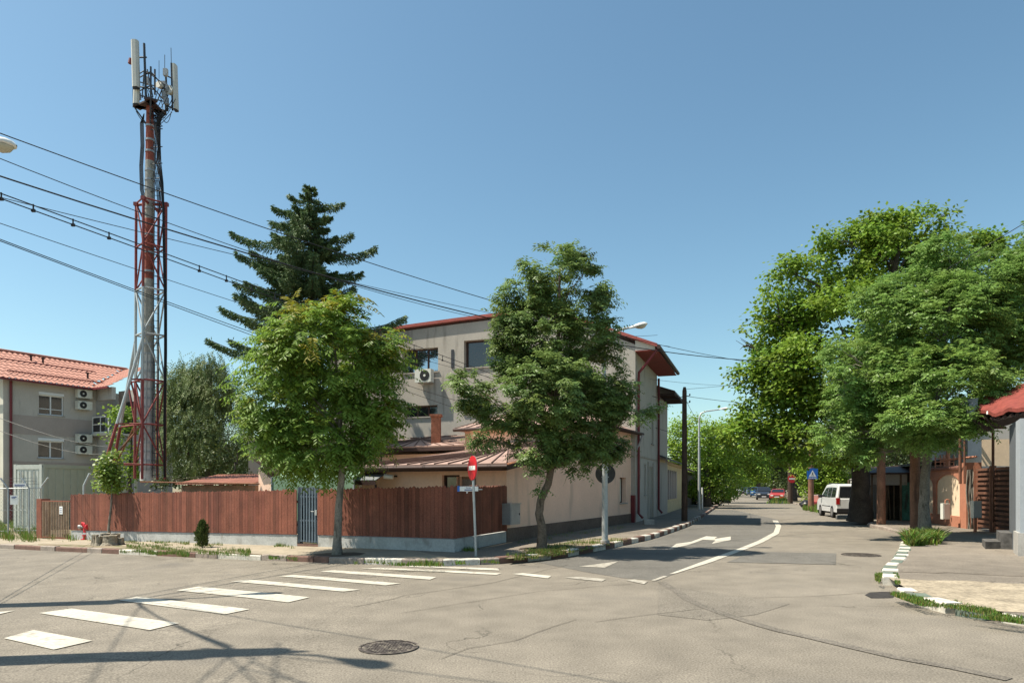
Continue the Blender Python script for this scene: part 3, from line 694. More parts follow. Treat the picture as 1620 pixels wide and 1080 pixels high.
# ================================================================ LEFT HOUSE
def left_house():
    Cc = W(5, 0, 38); gz = g(Cc.x); d = Vector((.5, .866, 0)); nr = Vector((.866, -.5, 0)); u = Vector((-.866, .5, 0)); nf = -d
    t = thing('house', 'grey and brown two storey house with red tiled roof beyond the container', 'house', (Cc.x, Cc.y, gz))
    ze = EYE+(HY-597)/FPX*38; 
    def S(px): k = (px-CX)/FPX; return (k*Cc.y-Cc.x)/(d.x-k*d.y)
    def Zp(px, py): dd = Cc.y+d.y*S(px); return hz(py, dd)
    L = S(152)
    Wd = []
    for (x0, x1, y0, y1) in ((61, 101, 619, 655), (60, 101, 692, 724)):
        Wd.append((S(x0), S(x1), Zp(x0, y1), Zp(x0, y0)))
    wall(Cc, d, nr, L, gz-.5, ze, Wd, material='stucco_grey', parent=t)
    for i, (a, b, za, zb) in enumerate(Wd):
        window(t, Cc, d, nr, a, b, za, zb, transom=.35 if i == 0 else None, shutter=.16, depth=.1)
        c = MB(); c.obox(Cc+d*(a+.06)+UP*(za+.06)-nr*.3, d*(b-a-.12), -nr*.02, UP*(zb-za)); c.build('curtain', 'curtain', t)
    zb0 = Zp(61, 655)-.02; zb1 = Zp(61, 688)
    bnd = MB(); bnd.obox(Cc+d*.5+UP*zb1+nr*.0, d*(L-.52), nr*.012, UP*(zb0-zb1-.1)); bnd.obox(Cc+d*.5+UP*(gz+.1), d*(L-.52), nr*.012, UP*(Zp(61, 730)-gz-.1)); bnd.build('wall_band', 'stucco_brown', t)
    # near side towards the street
    wall(Cc, u, nf, 9, gz-.5, ze, [], material='stucco_cream', parent=t)
    bk = MB(); bk.obox(Cc+u*.3+d*.3+UP*(gz), u*8.5, d*(L+5), UP*(ze-gz-.1)); bk.build('inner_wall', 'stucco_grey', t)
    dp = MB(); dp.cyl(Cc+d*.35+nr*.08+UP*gz, Cc+d*.35+nr*.08+UP*(ze-.15), .07, n=8); dp.build('downpipe', 'gutter_red', t)
    # wing that closes the yard
    I = Cc+d*L; L2 = 1.7; ub = -u
    zf = Zp(152, 686); 
    wall(I, ub, nf, L2, gz-.5, zf, [], material='stucco_grey', parent=t)
    rec = MB(); rec.obox(I+d*1.4+UP*zf, ub*L2, d*.2, UP*(ze-zf)); rec.build('recess_wall', 'stucco_grey', t)
    dk = MB(); dk.obox(I+d*1.35+ub*.7+UP*(zf+.05), ub*1.1, d*.03, UP*2.0); dk.build('door', 'glass_dark', t)
    bm = MB(); bm.obox(I+UP*(ze-.75), ub*L2, d*.25, UP*.75); bm.build('lintel', 'stucco_grey', t)
    fl = MB(); fl.obox(I+UP*(zf-.16)-d*.35+ub*.1, ub*(L2-.1), d*1.7, UP*.16); fl.build('balcony_floor', 'stucco_cream', t)
    ra = MB()
    for k in range(3): ra.obox(I-d*.3+ub*(.12+k*.85)+UP*zf, ub*.05, d*.05, UP*1.0)
    for z in (.02, .5, .96): ra.obox(I-d*.295+ub*.12+UP*(zf+z), ub*(L2-.3), d*.04, UP*.05)
    ra.build('railing', 'white_paint', t)
    rp = MB(); rp.obox(I-d*.27+ub*.15+UP*(zf+.06), ub*(L2-.4), d*.01, UP*.86); rp.build('railing_panel', 'glass_dark', t)
    # roof: corrugated tile, slope facing the yard
    def tile_roof(P0, along, L_, inward, run, z0, rise, hipL=0, hipR=0, zo=0, vR=None, vL=None):
        mb = MB(); n = int(L_/.30); rows = 9
        for i in range(n*4):
            s0 = L_*i/(n*4); s1 = L_*(i+1)/(n*4)
            h0 = .035*math.sin(2*PI*i/4.0); h1 = .035*math.sin(2*PI*(i+1)/4.0)
            for r in range(rows):
                a0, a1 = r/rows, (r+1)/rows
                f = lambda s, a, h: P0+along*s+inward*run*a+UP*(z0+rise*a+h)
                st = -.03
                if r/rows*run*hipR > L_-s0 and hipR: continue
                if r/rows*run*hipL > s1 and hipL: continue
                if vR is not None and s0 > vR+r/rows*run: continue
                if vL is not None and s1 < vL-(r+1)/rows*run: continue
                k = .92 if i % 4 in (2, 3) else 1.06
                mb.tint = (k*random.uniform(.93, 1.05),)*3
                mb.quad(f(s0, a0, h0+.03), f(s1, a0, h1+.03), f(s1, a1, h1), f(s0, a1, h0))
                mb.quad(f(s0, a0, h0-.01), f(s1, a0, h1-.01), f(s1, a0, h1+.03), f(s0, a0, h0+.03))
        o = mb.build('roof', 'tile_red', t); return o
    tile_roof(Cc+nr*.5-d*.6, d, L+5.6, -nr, 5.0, ze-.05, 2.3, vR=L+.15)
    tile_roof(I-d*.45+nr*.5-ub*5, ub, L2+4.6, d, 5.0, ze-.05, 2.3, vL=5.0, hipR=.85)
    tile_roof(I-d*.45-nr*4.5, ub, 5.0, d, 5.0, ze-.05, 2.3)if False else None
    gt = MB(); gt.obox(Cc+nr*.5-d*.6+UP*(ze-.17), d*(L+.2), nr*.1, UP*.11); gt.obox(I-d*.45+nr*.5+UP*(ze-.17), ub*L2, -d*.1, UP*.11)
    gt.obox(Cc-d*.6+nr*.5+UP*(ze-.16), u*9, d*.12, UP*.13); gt.build('gutter', 'gutter_red', t)
    sf = MB(); sf.obox(Cc-d*.5+UP*(ze-.1), d*(L+.4), nr*.5, UP*.03); sf.build('soffit', 'gutter_red', t)
    gb = MB(); gb.prism([Cc+nr*0+UP*ze, Cc+u*9.0+UP*ze, Cc+u*4.5+UP*(ze+2.05)], d*.2); gb.build('gable', 'stucco_cream', t)
    for s, a, l in ((.6, .62, 2.6), (3.2, .62, 3.2), (.4, .2, 3.0), (3.4, .2, 2.6)):
        sg = MB(); sg.obox(Cc+nr*.5-nr*5*a+d*s+UP*(ze-.05+2.3*a+.07), d*l, UP*.06, nr*.05); sg.build('snow_guard', 'gutter_red', t)
    for s, a in ((2.9, .75), (3.5, .72), (5.2, .35)):
        v = MB(); b = Cc+nr*.5-nr*5*a+d*s+UP*(ze-.05+2.3*a); v.cyl(b, b+UP*.3, .06); v.cyl(b+UP*.3, b+UP*.38, .1); v.build('roof_vent', 'dark_brown', t)
    # ridge
    rd = MB(); rd.tube([Cc-nr*4.5-d*.6+UP*(ze+2.28), Cc-nr*4.5+d*(L+4.6)+UP*(ze+2.28)], .11, 8); rd.build('ridge', 'tile_red', t)
    lab = ['upper white air conditioner of the top pair on the grey house wall', 'lower white air conditioner of the top pair on the grey house wall',
           'upper white air conditioner of the bottom pair on the grey house wall', 'lowest white air conditioner on the grey house wall']
    for i, (y0, y1) in enumerate(((616, 630), (634, 648), (686, 700), (704, 718))):
        ac_unit(Cc, d, nr, S(127)-.35, Zp(128, y1), .85, .5, .3, lab[i], 'air conditioners on the left house')
left_house()
# ================================================================ BIG GREY HOUSE
def big_house():
    d = Vector((-.9397, .342, 0)).normalized(); nr = Vector((-d.y, d.x, 0)); nr = nr if nr.y < 0 else -nr
    O = C0.copy(); z0 = 0
    def S(px): k = (px-CX)/FPX; return (k*O.y-O.x)/(d.x-k*d.y)
    def Z(px, py): return hz(py, O.y+d.y*S(px))
    t = thing('house', 'large three storey grey rendered house with red roof edge behind the corner trees', 'house', (O.x, O.y, 0))
    t_ = t
    H = []
    wn = [(636, 693, 549, 587, 3, 'glass_sky'), (734, 795, 539, 582, 1, 'glass_brown'), (640, 692, 640, 658, 3, 'glass_dark'), (734, 775, 634, 654, 2, 'glass_dark'), (560, 600, 553, 590, 2, 'glass_dark'), (560, 600, 644, 668, 2, 'glass_dark')]
    for a, b, c, e, n, m in wn:
        H.append((S(b), S(a), Z(b, e) if b < 700 else Z(a, e), Z(b, c) if b < 700 else Z(a, c)))
    L = 15.5
    q_ = 2.9; zq = 7.8+1.7*q_/3.95
    wall(O, d, nr, q_, 0, 7.8, [], .3, parent=t, top=[(0, 7.801), (q_, zq)])
    wall(O+d*q_, d, nr, L-q_, 0, zq, [(h[0]-q_, h[1]-q_, h[2], h[3]) for h in H], .3, parent=t, top=[(0, zq+.001), (3.95-q_, 9.5), (8.5-q_, 9.37), (11.25-q_, 9.26), (15.5-q_, 9.1)])
    for h, w_ in zip(H, wn):
        window(t, O, d, nr, h[0], h[1], h[2], h[3], .26, w_[4], 'dark_brown', w_[5], fw=.07, sillmat='stucco')
    # body behind
    b = MB(); b.prism([O-nr*.35+d*.05, O-nr*.35+d*L, O-nr*6.5+d*L, O-nr*6.5+d*.05], UP*7.7); b.build('inner_wall', 'stucco', t)
    lw = MB(); lw.obox(O+d*L, -nr*6.6, d*.05, UP*9.1); lw.build('side_wall', 'stucco', t)
    # street face
    sd = -nr; sn = -d
    hs = [(2.3, 2.9, 1.3, 2.7), (3.6, 5.0, .12, 2.65), (4.5, 5.3, 3.8, 5.2)]
    wall(O, sd, sn, 6.6, 0, 7.8, hs, .25, parent=t, material='stucco_side')
    dr = MB(); dr.obox(O+sd*3.6+UP*.12-sn*.2, sd*1.4, -sn*.05, UP*2.53); dr.build('door', 'steel_dark', t)
    window(t, O, sd, sn, *hs[0], .15, 1, 'stucco_side', 'stucco_side', fw=.05)
    window(t, O, sd, sn, *hs[2], .15, 2, 'dark_brown', 'glass_dark')
    st = MB()
    fr = [(3.4, 3.58, .0, 2.85), (5.02, 5.2, .0, 2.85)]
    for a, b_, c, e in fr: st.obox(O+sd*a+UP*c+sn*.04, sd*(b_-a), -sn*.04, UP*(e-c))
    st.obox(O+sd*.1+UP*3.0+sn*.03, sd*6.4, -sn*.03, UP*.08); st.build('wall_trim', 'stucco', t)
    # red roof: slope over the street side, flat edge behind
    ov = .95; ev = 7.62
    R = MB(); e0 = O-d*ov+nr*.22; 
    prof = [(-ov, ev), (0, 8.0), (3.95, 9.62), (8.5, 9.49), (11.25, 9.38), (15.7, 9.2)]
    for (s0, za), (s1, zb) in zip(prof, prof[1:]):
        p = [O+d*s0+nr*.15+UP*za, O+d*s1+nr*.15+UP*zb]
        R.prism([p[0], p[1], p[1]+UP*.14, p[0]+UP*.14], -nr*7.2)
    R.build('roof', 'roof_red', t)
    so_ = MB(); so_.prism([O-d*ov+nr*.1+UP*(ev-.14), O-d*.0+nr*.1+UP*(ev-.14), O-d*.0+nr*.1+UP*(ev-.11), O-d*ov+nr*.1+UP*(ev-.11)], -nr*7.1); so_.build('soffit', 'soffit_red', t)
    gt = MB(); gt.tube([O-d*(ov+.07)+nr*.2+UP*(ev-.02), O-d*(ov+.07)-nr*7.1+UP*(ev-.02)], .09, 8); gt.build('gutter', 'dark_brown', t)
    en = MB(); en.prism([O-d*.0+nr*.02+UP*(ev-.11), O-d*(ov-.1)+nr*.02+UP*(ev-.11), O-d*(ov-.1)+nr*.02+UP*(ev+.05), O+nr*.02+UP*(ev+.36)], -nr*.05); en.build('eave_board', 'stucco_cream', t)
    dp = MB(); dp.tube([O-d*(ov)+nr*.05+UP*(ev-.12), O-d*.12+sd*.25+UP*(ev-1.0), O-d*.1+sd*.25+UP*(ev-1.3), O-d*.1+sd*.25+UP*.5, O-d*.28+sd*.25+UP*.3], .06, 8); dp.build('downpipe', 'gutter_red', t)
    dp = MB(); dp.tube([O-d*.1+sd*6.5+UP*7.3, O-d*.1+sd*6.5+UP*.5, O-d*.28+sd*6.5+UP*.3], .06, 8); dp.build('downpipe', 'gutter_red', t)
    # louvre vent and lower roofed rear block
    lv = MB(); a, b_ = S(718), S(714); lv.obox(O+d*a+UP*Z(716, 582)+nr*.03, d*(b_-a), -nr*.03, UP*(Z(716, 553)-Z(716, 582))); lv.build('wall_slot', 'steel_dark', t)
    rb = MB(); Q = O+sd*6.65
    rb.obox(Q-sn*0-Vector((0, 0, 0)), sd*4.2, -sn*6, UP*6.6); rb.build('rear_wall', 'stucco', t)
    rr = MB(); rr.prism([Q+sn*.9+UP*6.55, Q-sn*3+UP*7.9, Q-sn*3+UP*8.0, Q+sn*.9+UP*6.65], sd*4.4); rr.build('rear_roof', 'dark_brown', t)
    ra = MB()
    for k in range(9): ra.obox(Q+sn*.88+sd*(.1+k*.5)+UP*6.45, sd*.09, -sn*.95, UP*.09)
    ra.build('rafters', 'dark_brown', t)
    ac_unit(O, d, nr, S(688), Z(680, 606), (S(663)-S(688)), .62, .35, 'white air conditioner under the wide window of the big grey house')
    return
big_house()
# ================================================================ LOW PINK HOUSE
def seam_roof(parent, A, B, D, Cq, material='roof_brown', n=12, name='roof', th=.06):
    """A-B eave, D-C upper edge (A->D, B->C up the slope)"""
    r = MB(); A, B, D, Cq = map(Vector, (A, B, D, Cq)); nn = (B-A).cross(D-A).normalized()
    if nn.z < 0: nn = -nn
    r.prism([A, B, Cq, D], nn*th); ro = r.build(name, material, parent)
    s = MB()
    for i in range(n+1):
        a = A.lerp(B, i/n)+nn*th; b = D.lerp(Cq, i/n)+nn*th; t = (B-A).normalized()*.03
        s.prism([a-t*.4, b-t*.4, b+t*.4, a+t*.4], nn*.035)
    s.build('seams', 'seam_brown', parent if parent is None else ro)
    return ro
def low_house():
    v = (W1-F2).normalized(); u = Vector((-v.y, v.x, 0)); sn = -u; O = F2.copy(); nf = -v
    t = thing('house', 'low pink rendered house with brown standing seam metal roofs on the corner', 'house', (O.x, O.y, 0))
    L = (W1-O).length-.02
    def S(px): k = (px-CX)/FPX; return (k*O.y-O.x)/(v.x-k*v.y)
    def Z(px, py): return hz(py, O.y+v.y*S(px))
    tt = 7.2
    win = (S(980.5), S(990.5), Z(985, 795), Z(985, 755))
    wall(O, v, sn, L, .0, 2.2, [(win[0], win[1], win[2], min(2.19, win[3]))], .22, parent=t, material='pink', top=[(0, 2.201), (tt, 3.35), (tt+.01, 3.95), (L, 3.95)])
    window(t, O, v, sn, win[0], win[1], win[2], min(2.19, win[3]), .18, 1, 'dark_brown', 'stucco_cream', label='small street window closed by a cream blind', fw=.05)
    pl = MB(); pl.obox(O+UP*-.05+sn*.03, v*L, -sn*.03, UP*.55); pl.build('plinth', 'pink_plinth', t)
    # front wall of the lean-to
    fl = 6.3
    wh = [(.35+.65, .35+1.3, 1.25, 1.95), (1.55, 2.15, 1.25, 2.0)]
    O2 = O+v*.06
    wall(O2, u, nf, fl, .0, 2.22, wh, .2, parent=t, material='pink')
    window(t, O2, u, nf, *wh[0], .12, 1, 'old_wood', 'curtain', fw=.07); window(t, O2, u, nf, *wh[1], .12, 1, 'dark_brown', 'glass_dark')
    bd = MB(); bd.obox(O2+u*.25+v*.2, u*(fl-.3), v*(tt-.4), UP*2.15); bd.build('inner_wall', 'pink', t)
    e1 = O-v*.45-u*.25; e2 = O-v*.45+u*5.35
    b1 = O+v*tt-u*.25; b2 = O+v*tt+u*3.6
    ro = seam_roof(t, e1+UP*2.24, e2+UP*2.24, b2+UP*3.36, b1+UP*3.36, n=12)
    gt = MB(); gt.tube([e1-v*.06+UP*2.2-u*.05, e2-v*.06+UP*2.2], .065, 8); gt.build('gutter', 'dark_brown', t)
    fs = MB(); fs.obox(e1+UP*2.1, u*5.6, v*.03, UP*.13); fs.build('fascia', 'dark_brown', t)
    vg = MB(); vg.prism([e1+UP*2.1, b1+UP*3.22, b1+UP*3.36, e1+UP*2.24], -u*-.04); vg.build('verge_board', 'dark_brown', t)
    # upper block
    P0 = O+v*tt; zl = 4.0
    wall(P0+u*.0, u, nf, 5.6, 2.6, zl, [], .2, parent=t, material='pink')
    bb = MB(); bb.obox(P0+v*.22+u*.24, u*5.2, v*(L-tt-.4), UP*(zl-.05)); bb.build('inner_wall', 'pink', t)
    sw = MB(); sw.obox(P0+u*5.35, v*(L-tt), u*.25, UP*zl); sw.build('side_wall', 'pink', t)
    a = P0-v*.4-u*.35; b = P0-v*.4+u*5.9; c = P0+v*(L-tt+.1)-u*.35; dd = P0+v*(L-tt+.1)+u*5.9
    r1 = P0+v*2.2+u*2.4; r2 = P0+v*2.2+u*3.4; zr = 5.1
    mk = lambda *q: (lambda m: m)(q)
    R = MB()
    for q in ([a+UP*zl, b+UP*zl, r2+UP*zr, r1+UP*zr], [c+UP*zl, a+UP*zl, r1+UP*zr], [b+UP*zl, dd+UP*zl, r2+UP*zr], [dd+UP*zl, c+UP*zl, r1+UP*zr, r2+UP*zr]): R.quad(*q[::-1]); R.quad(*[p-UP*.07 for p in q])
    R.build('roof', 'roof_brown', t)
    sm = MB()
    for i in range(13):
        p = a.lerp(b, i/12); k = i/12; q = r1.lerp(r2, k)
        sm.tube([p+UP*(zl+.02), q+UP*(zr+.02)], .015, 4)
    sm.build('seams', 'seam_brown', t)
    gt = MB(); gt.tube([c+UP*(zl-.04), a+UP*(zl-.04), b+UP*(zl-.04)], .07, 8); gt.build('gutter', 'dark_brown', t)
    cn = MB(); cn.obox(O+v*(tt+.5)+sn*.05+UP*3.5, v*(L-tt-.5), -sn*.05, UP*.08); cn.build('cornice', 'pink', t)
    # left wing with its own roof
    Q = P0+v*.6+u*5.7
    wq = MB(); wq.obox(Q+v*.4, u*7.5, v*4.5, UP*3.1); wq.build('wing_wall', 'pink', t)
    seam_roof(t, Q-v*.2+UP*3.35, Q-v*.2+u*8+UP*3.35, Q+v*4.6+u*8+UP*4.35, Q+v*4.6+UP*4.35, n=12)
    fp = MB(); fp.obox(Q-v*.2+UP*3.2, u*8, v*.03, UP*.16); fp.build('fascia', 'dark_brown', t)
    pp = MB(); pp.cyl(Q-v*.5-u*.2+UP*2.9, Q-v*.5-u*.2+UP*4.2, .09, n=8); pp.build('flue_pipe', 'dark_brown', t)
    ch = MB(); cp = W(690, 0, 30.2); ch.box(cp.x-.2, cp.x+.2, cp.y-.2, cp.y+.2, 3.4, 4.75); ch.box(cp.x-.26, cp.x+.26, cp.y-.26, cp.y+.26, 4.75, 4.85); ch.build('chimney', 'brick', t)
    # pipes on the street face
    dp = MB(); q = O+v*(L-.25)+sn*.1; dp.tube([q+UP*3.9+sn*.35, q+UP*3.75+sn*.3, q+UP*3.1, q+UP*.2], .055, 8); dp.build('downpipe', 'steel_grey', t)
    dp = MB(); q = e2-u*.35; dp.tube([q+UP*2.2, q+v*.3+UP*1.9, q+v*.38+UP*.3], .05, 8); dp.build('downpipe', 'white_paint', t)
    rs = MB(); rs.obox(O+v*(L-.6)+sn*.02+UP*.1, v*.22, sn*.16, UP*1.2); rs.build('wall_box', 'gutter_red', t)
    for z0_, z1_, a_, b_ in ((2.35, 2.2, 1.0, 7.0), (3.4, 3.25, 7.4, L-.4)):
        cb = MB(); cb.tube([O+v*(a_+(b_-a_)*i/10)+sn*.03+UP*(z0_+(z1_-z0_)*i/10-.06*math.sin(PI*(i % 5)/5)+(.12*(a_+(b_-a_)*i/10-1) if a_ < 2 else 0)) for i in range(11)], .012, 4); cb.build('wall_cable', 'black', t)
    # flood lamp under the eave
    lt = thing('floodlight', 'small white floodlight under the eave of the low pink house', 'lamp', tuple(O2+u*3.75+UP*1.95))
    m = MB(); c = O2+u*3.75+nf*.0+UP*1.95; m.obox(c, u*.1, nf*.12, UP*.05); m.build('bracket', 'plastic_black', lt)
    m = MB(); m.cyl(c+nf*.18+u*.02, c+nf*.28+u*.28+UP*.02, .07, .085); m.build('lamp_head', 'white_paint', lt)
    return O, v, u, L
LH = low_house()
# ---- meter box at the end of the fence
def cabinet(name, O, ux, uy, h, material, label, cat, leg=0, door=True):
    t = thing(name, label, cat, tuple(O)); b = MB(); b.obox(O+UP*leg, ux, uy, UP*h); b.build('case', material, t)
    d = MB(); n = -uy.normalized(); d.obox(O+UP*(leg+.03)+ux*.05+n*.0, ux*.9, n*.015, UP*(h-.06)); d.build('door', material, t)
    k = MB(); k.obox(O+UP*(leg+h*.45)+ux*.82+n*.015, ux*.05, n*.015, UP*.06); k.build('handle', 'plastic_black', t)
    tp = MB(); tp.obox(O+UP*(leg+h)-ux*.03+n*.03, ux*1.06, uy*1.0-n*.06, UP*.02); tp.build('lid', material, t)
    return t
sv = (W1-F2).normalized(); snn = Vector((sv.y, -sv.x, 0))
cabinet('utility_box', F2+snn*.30-sv*.35+UP*.62, sv*.62, -snn*.28, .56, 'steel_grey', 'grey metal utility box where the board fence meets the pink wall', 'utility box')
# ================================================================ YARD STRUCTURES BEHIND THE FENCE
def canopy():
    p = [W(430, 0, 20.5), W(560, 0, 19.6), W(592, 0, 23), W(470, 0, 24.5)]
    t = thing('canopy', 'green tarpaulin canopy over the yard behind the metal gate', 'canopy', (p[0].x, p[0].y, g(p[0].x)))
    for q in p:
        m = MB(); m.cyl(q+UP*g(q.x), q+UP*1.95, .03, n=6); m.build('post', 'steel_grey', t)
    z = hz(762, 20.5); zt = hz(738, 22)
    r = MB(); mid = (p[0]+p[1]+p[2]+p[3])/4+UP*2.5; P4 = [q+UP*1.95 for q in p]; r1 = (P4[0]+P4[3])/2+UP*.4; r2 = (P4[1]+P4[2])/2+UP*.4
    n = 8
    for a, b, c, e in ((P4[0], P4[1], r2, r1), (P4[3], P4[2], r2, r1)):
        for i in range(n):
            for j in range(3):
                def f(s, k): q = a.lerp(b, s).lerp(e.lerp(c, s), k); q.z -= .09*math.sin(PI*k)*abs(math.cos(PI*s*2)); return q
                r.quad(f(i/n, j/3), f((i+1)/n, j/3), f((i+1)/n, (j+1)/3), f(i/n, (j+1)/3))
    r.build('roof_sheet', 'tarp_green', t)
    s = MB(); s.quad(P4[0]-UP*1.2, P4[0]*1.0, P4[3]*1.0, P4[3]-UP*1.2); s.quad(P4[0]-UP*1.3, P4[1]-UP*1.3, P4[1].copy(), P4[0].copy()); s.build('side_sheet', 'tarp_green', t)
canopy()
def awning():
    a = W(556, 0, 20.2)+UP*1.83; b = W(594, 0, 20.0)+UP*1.83
    t = thing('awning', 'grey tarpaulin awning with dark edge beside the low pink house', 'awning', tuple(a))
    m = MB(); m.prism([a, b, b+Vector((.4, 2.2, .55)), a+Vector((.4, 2.4, .55))], UP*.03); m.build('roof_sheet', 'tarp_grey', t)
    m = MB(); m.obox(a-UP*.12, b-a, Vector((0, .04, 0)), UP*.14); m.build('edge_beam', 'dark_brown', t)
    for q in (a, b):
        m = MB(); m.cyl(q+Vector((0, .05, -1.8)), q+Vector((0, .05, -.1)), .035, n=6); m.build('post', 'dark_brown', t)
awning()
def back_shed():
    A = W(409, 0, 24.5); B = W(437, 0, 24.0); zz = g(A.x)
    t = thing('shed', 'small peach shed with torn dark roof beside the green canopy', 'shed', (A.x, A.y, zz))
    m = MB(); m.prism([A+UP*zz, B+UP*zz, B+UP*1.75, A+UP*2.35], Vector((.6, 3, 0))); m.build('wall', 'pink', t)
    m = MB(); m.prism([A+Vector((-.35, -.2, 2.75)), B+Vector((.3, -.2, 1.9)), B+Vector((.3, -.2, 1.96)), A+Vector((-.35, -.2, 2.8))], Vector((.6, 3.2, 0))); m.build('roof', 'dark_brown', t)
back_shed()
def grey_block():
    A = W(393, 0, 33); zz = g(A.x)
    t = thing('outbuilding', 'tall plain grey rendered wall glimpsed between dark tree and bright tree', 'building', (A.x, A.y, zz))
    m = MB(); m.obox(A+UP*zz, (5.5, 2.0, 0), (-1.0, 4, 0), UP*(hz(694, 33)-zz)); m.build('wall', 'stucco_grey', t)
    m = MB(); m.obox(A+Vector((-.2, -.2, hz(694, 33)+.002)), (5.9, 2.2, 0), (-1.0, 4.3, 0), UP*.12); m.build('roof', 'stucco_cream', t)
grey_block()
def red_hut():
    A = W(287, 0, 26.5); B = W(404, 0, 26.0); zz = g(A.x); zt = hz(759, 26.3)
    t = thing('shed', 'long wooden shed with low red tiled roof just above the board fence', 'shed', (A.x, A.y, zz))
    m = MB(); m.prism([A+UP*zz, B+UP*zz, B+UP*(zt-.2), A+UP*(zt-.2)], Vector((.3, 2.6, 0))); m.build('wall', 'old_wood', t)
    m = MB(); n = 60
    for i in range(n):
        a = A.lerp(B, i/n); b = A.lerp(B, (i+1)/n); h = .03*(i % 2); k = random.uniform(.85, 1.1); m.tint = (k, k, k)
        m.prism([a+Vector((-.1, -.3, zt-.18+h)), b+Vector((-.1, -.3, zt-.18+.03-h)), b+Vector((.2, 2.8, zt+.22+.03-h)), a+Vector((.2, 2.8, zt+.22+h))], UP*.03)
    m.build('roof', 'tile_red', t)
    m = MB(); m.cyl(W(222, 0, 25.2)+UP*hz(762, 25.2), W(410, 0, 24.4)+UP*hz(765, 24.4), .03, n=6); o = m.build('scaffold_rail', 'rust'); tag(o, 'thin rusty horizontal rail above the long board fence', 'rail')
red_hut()
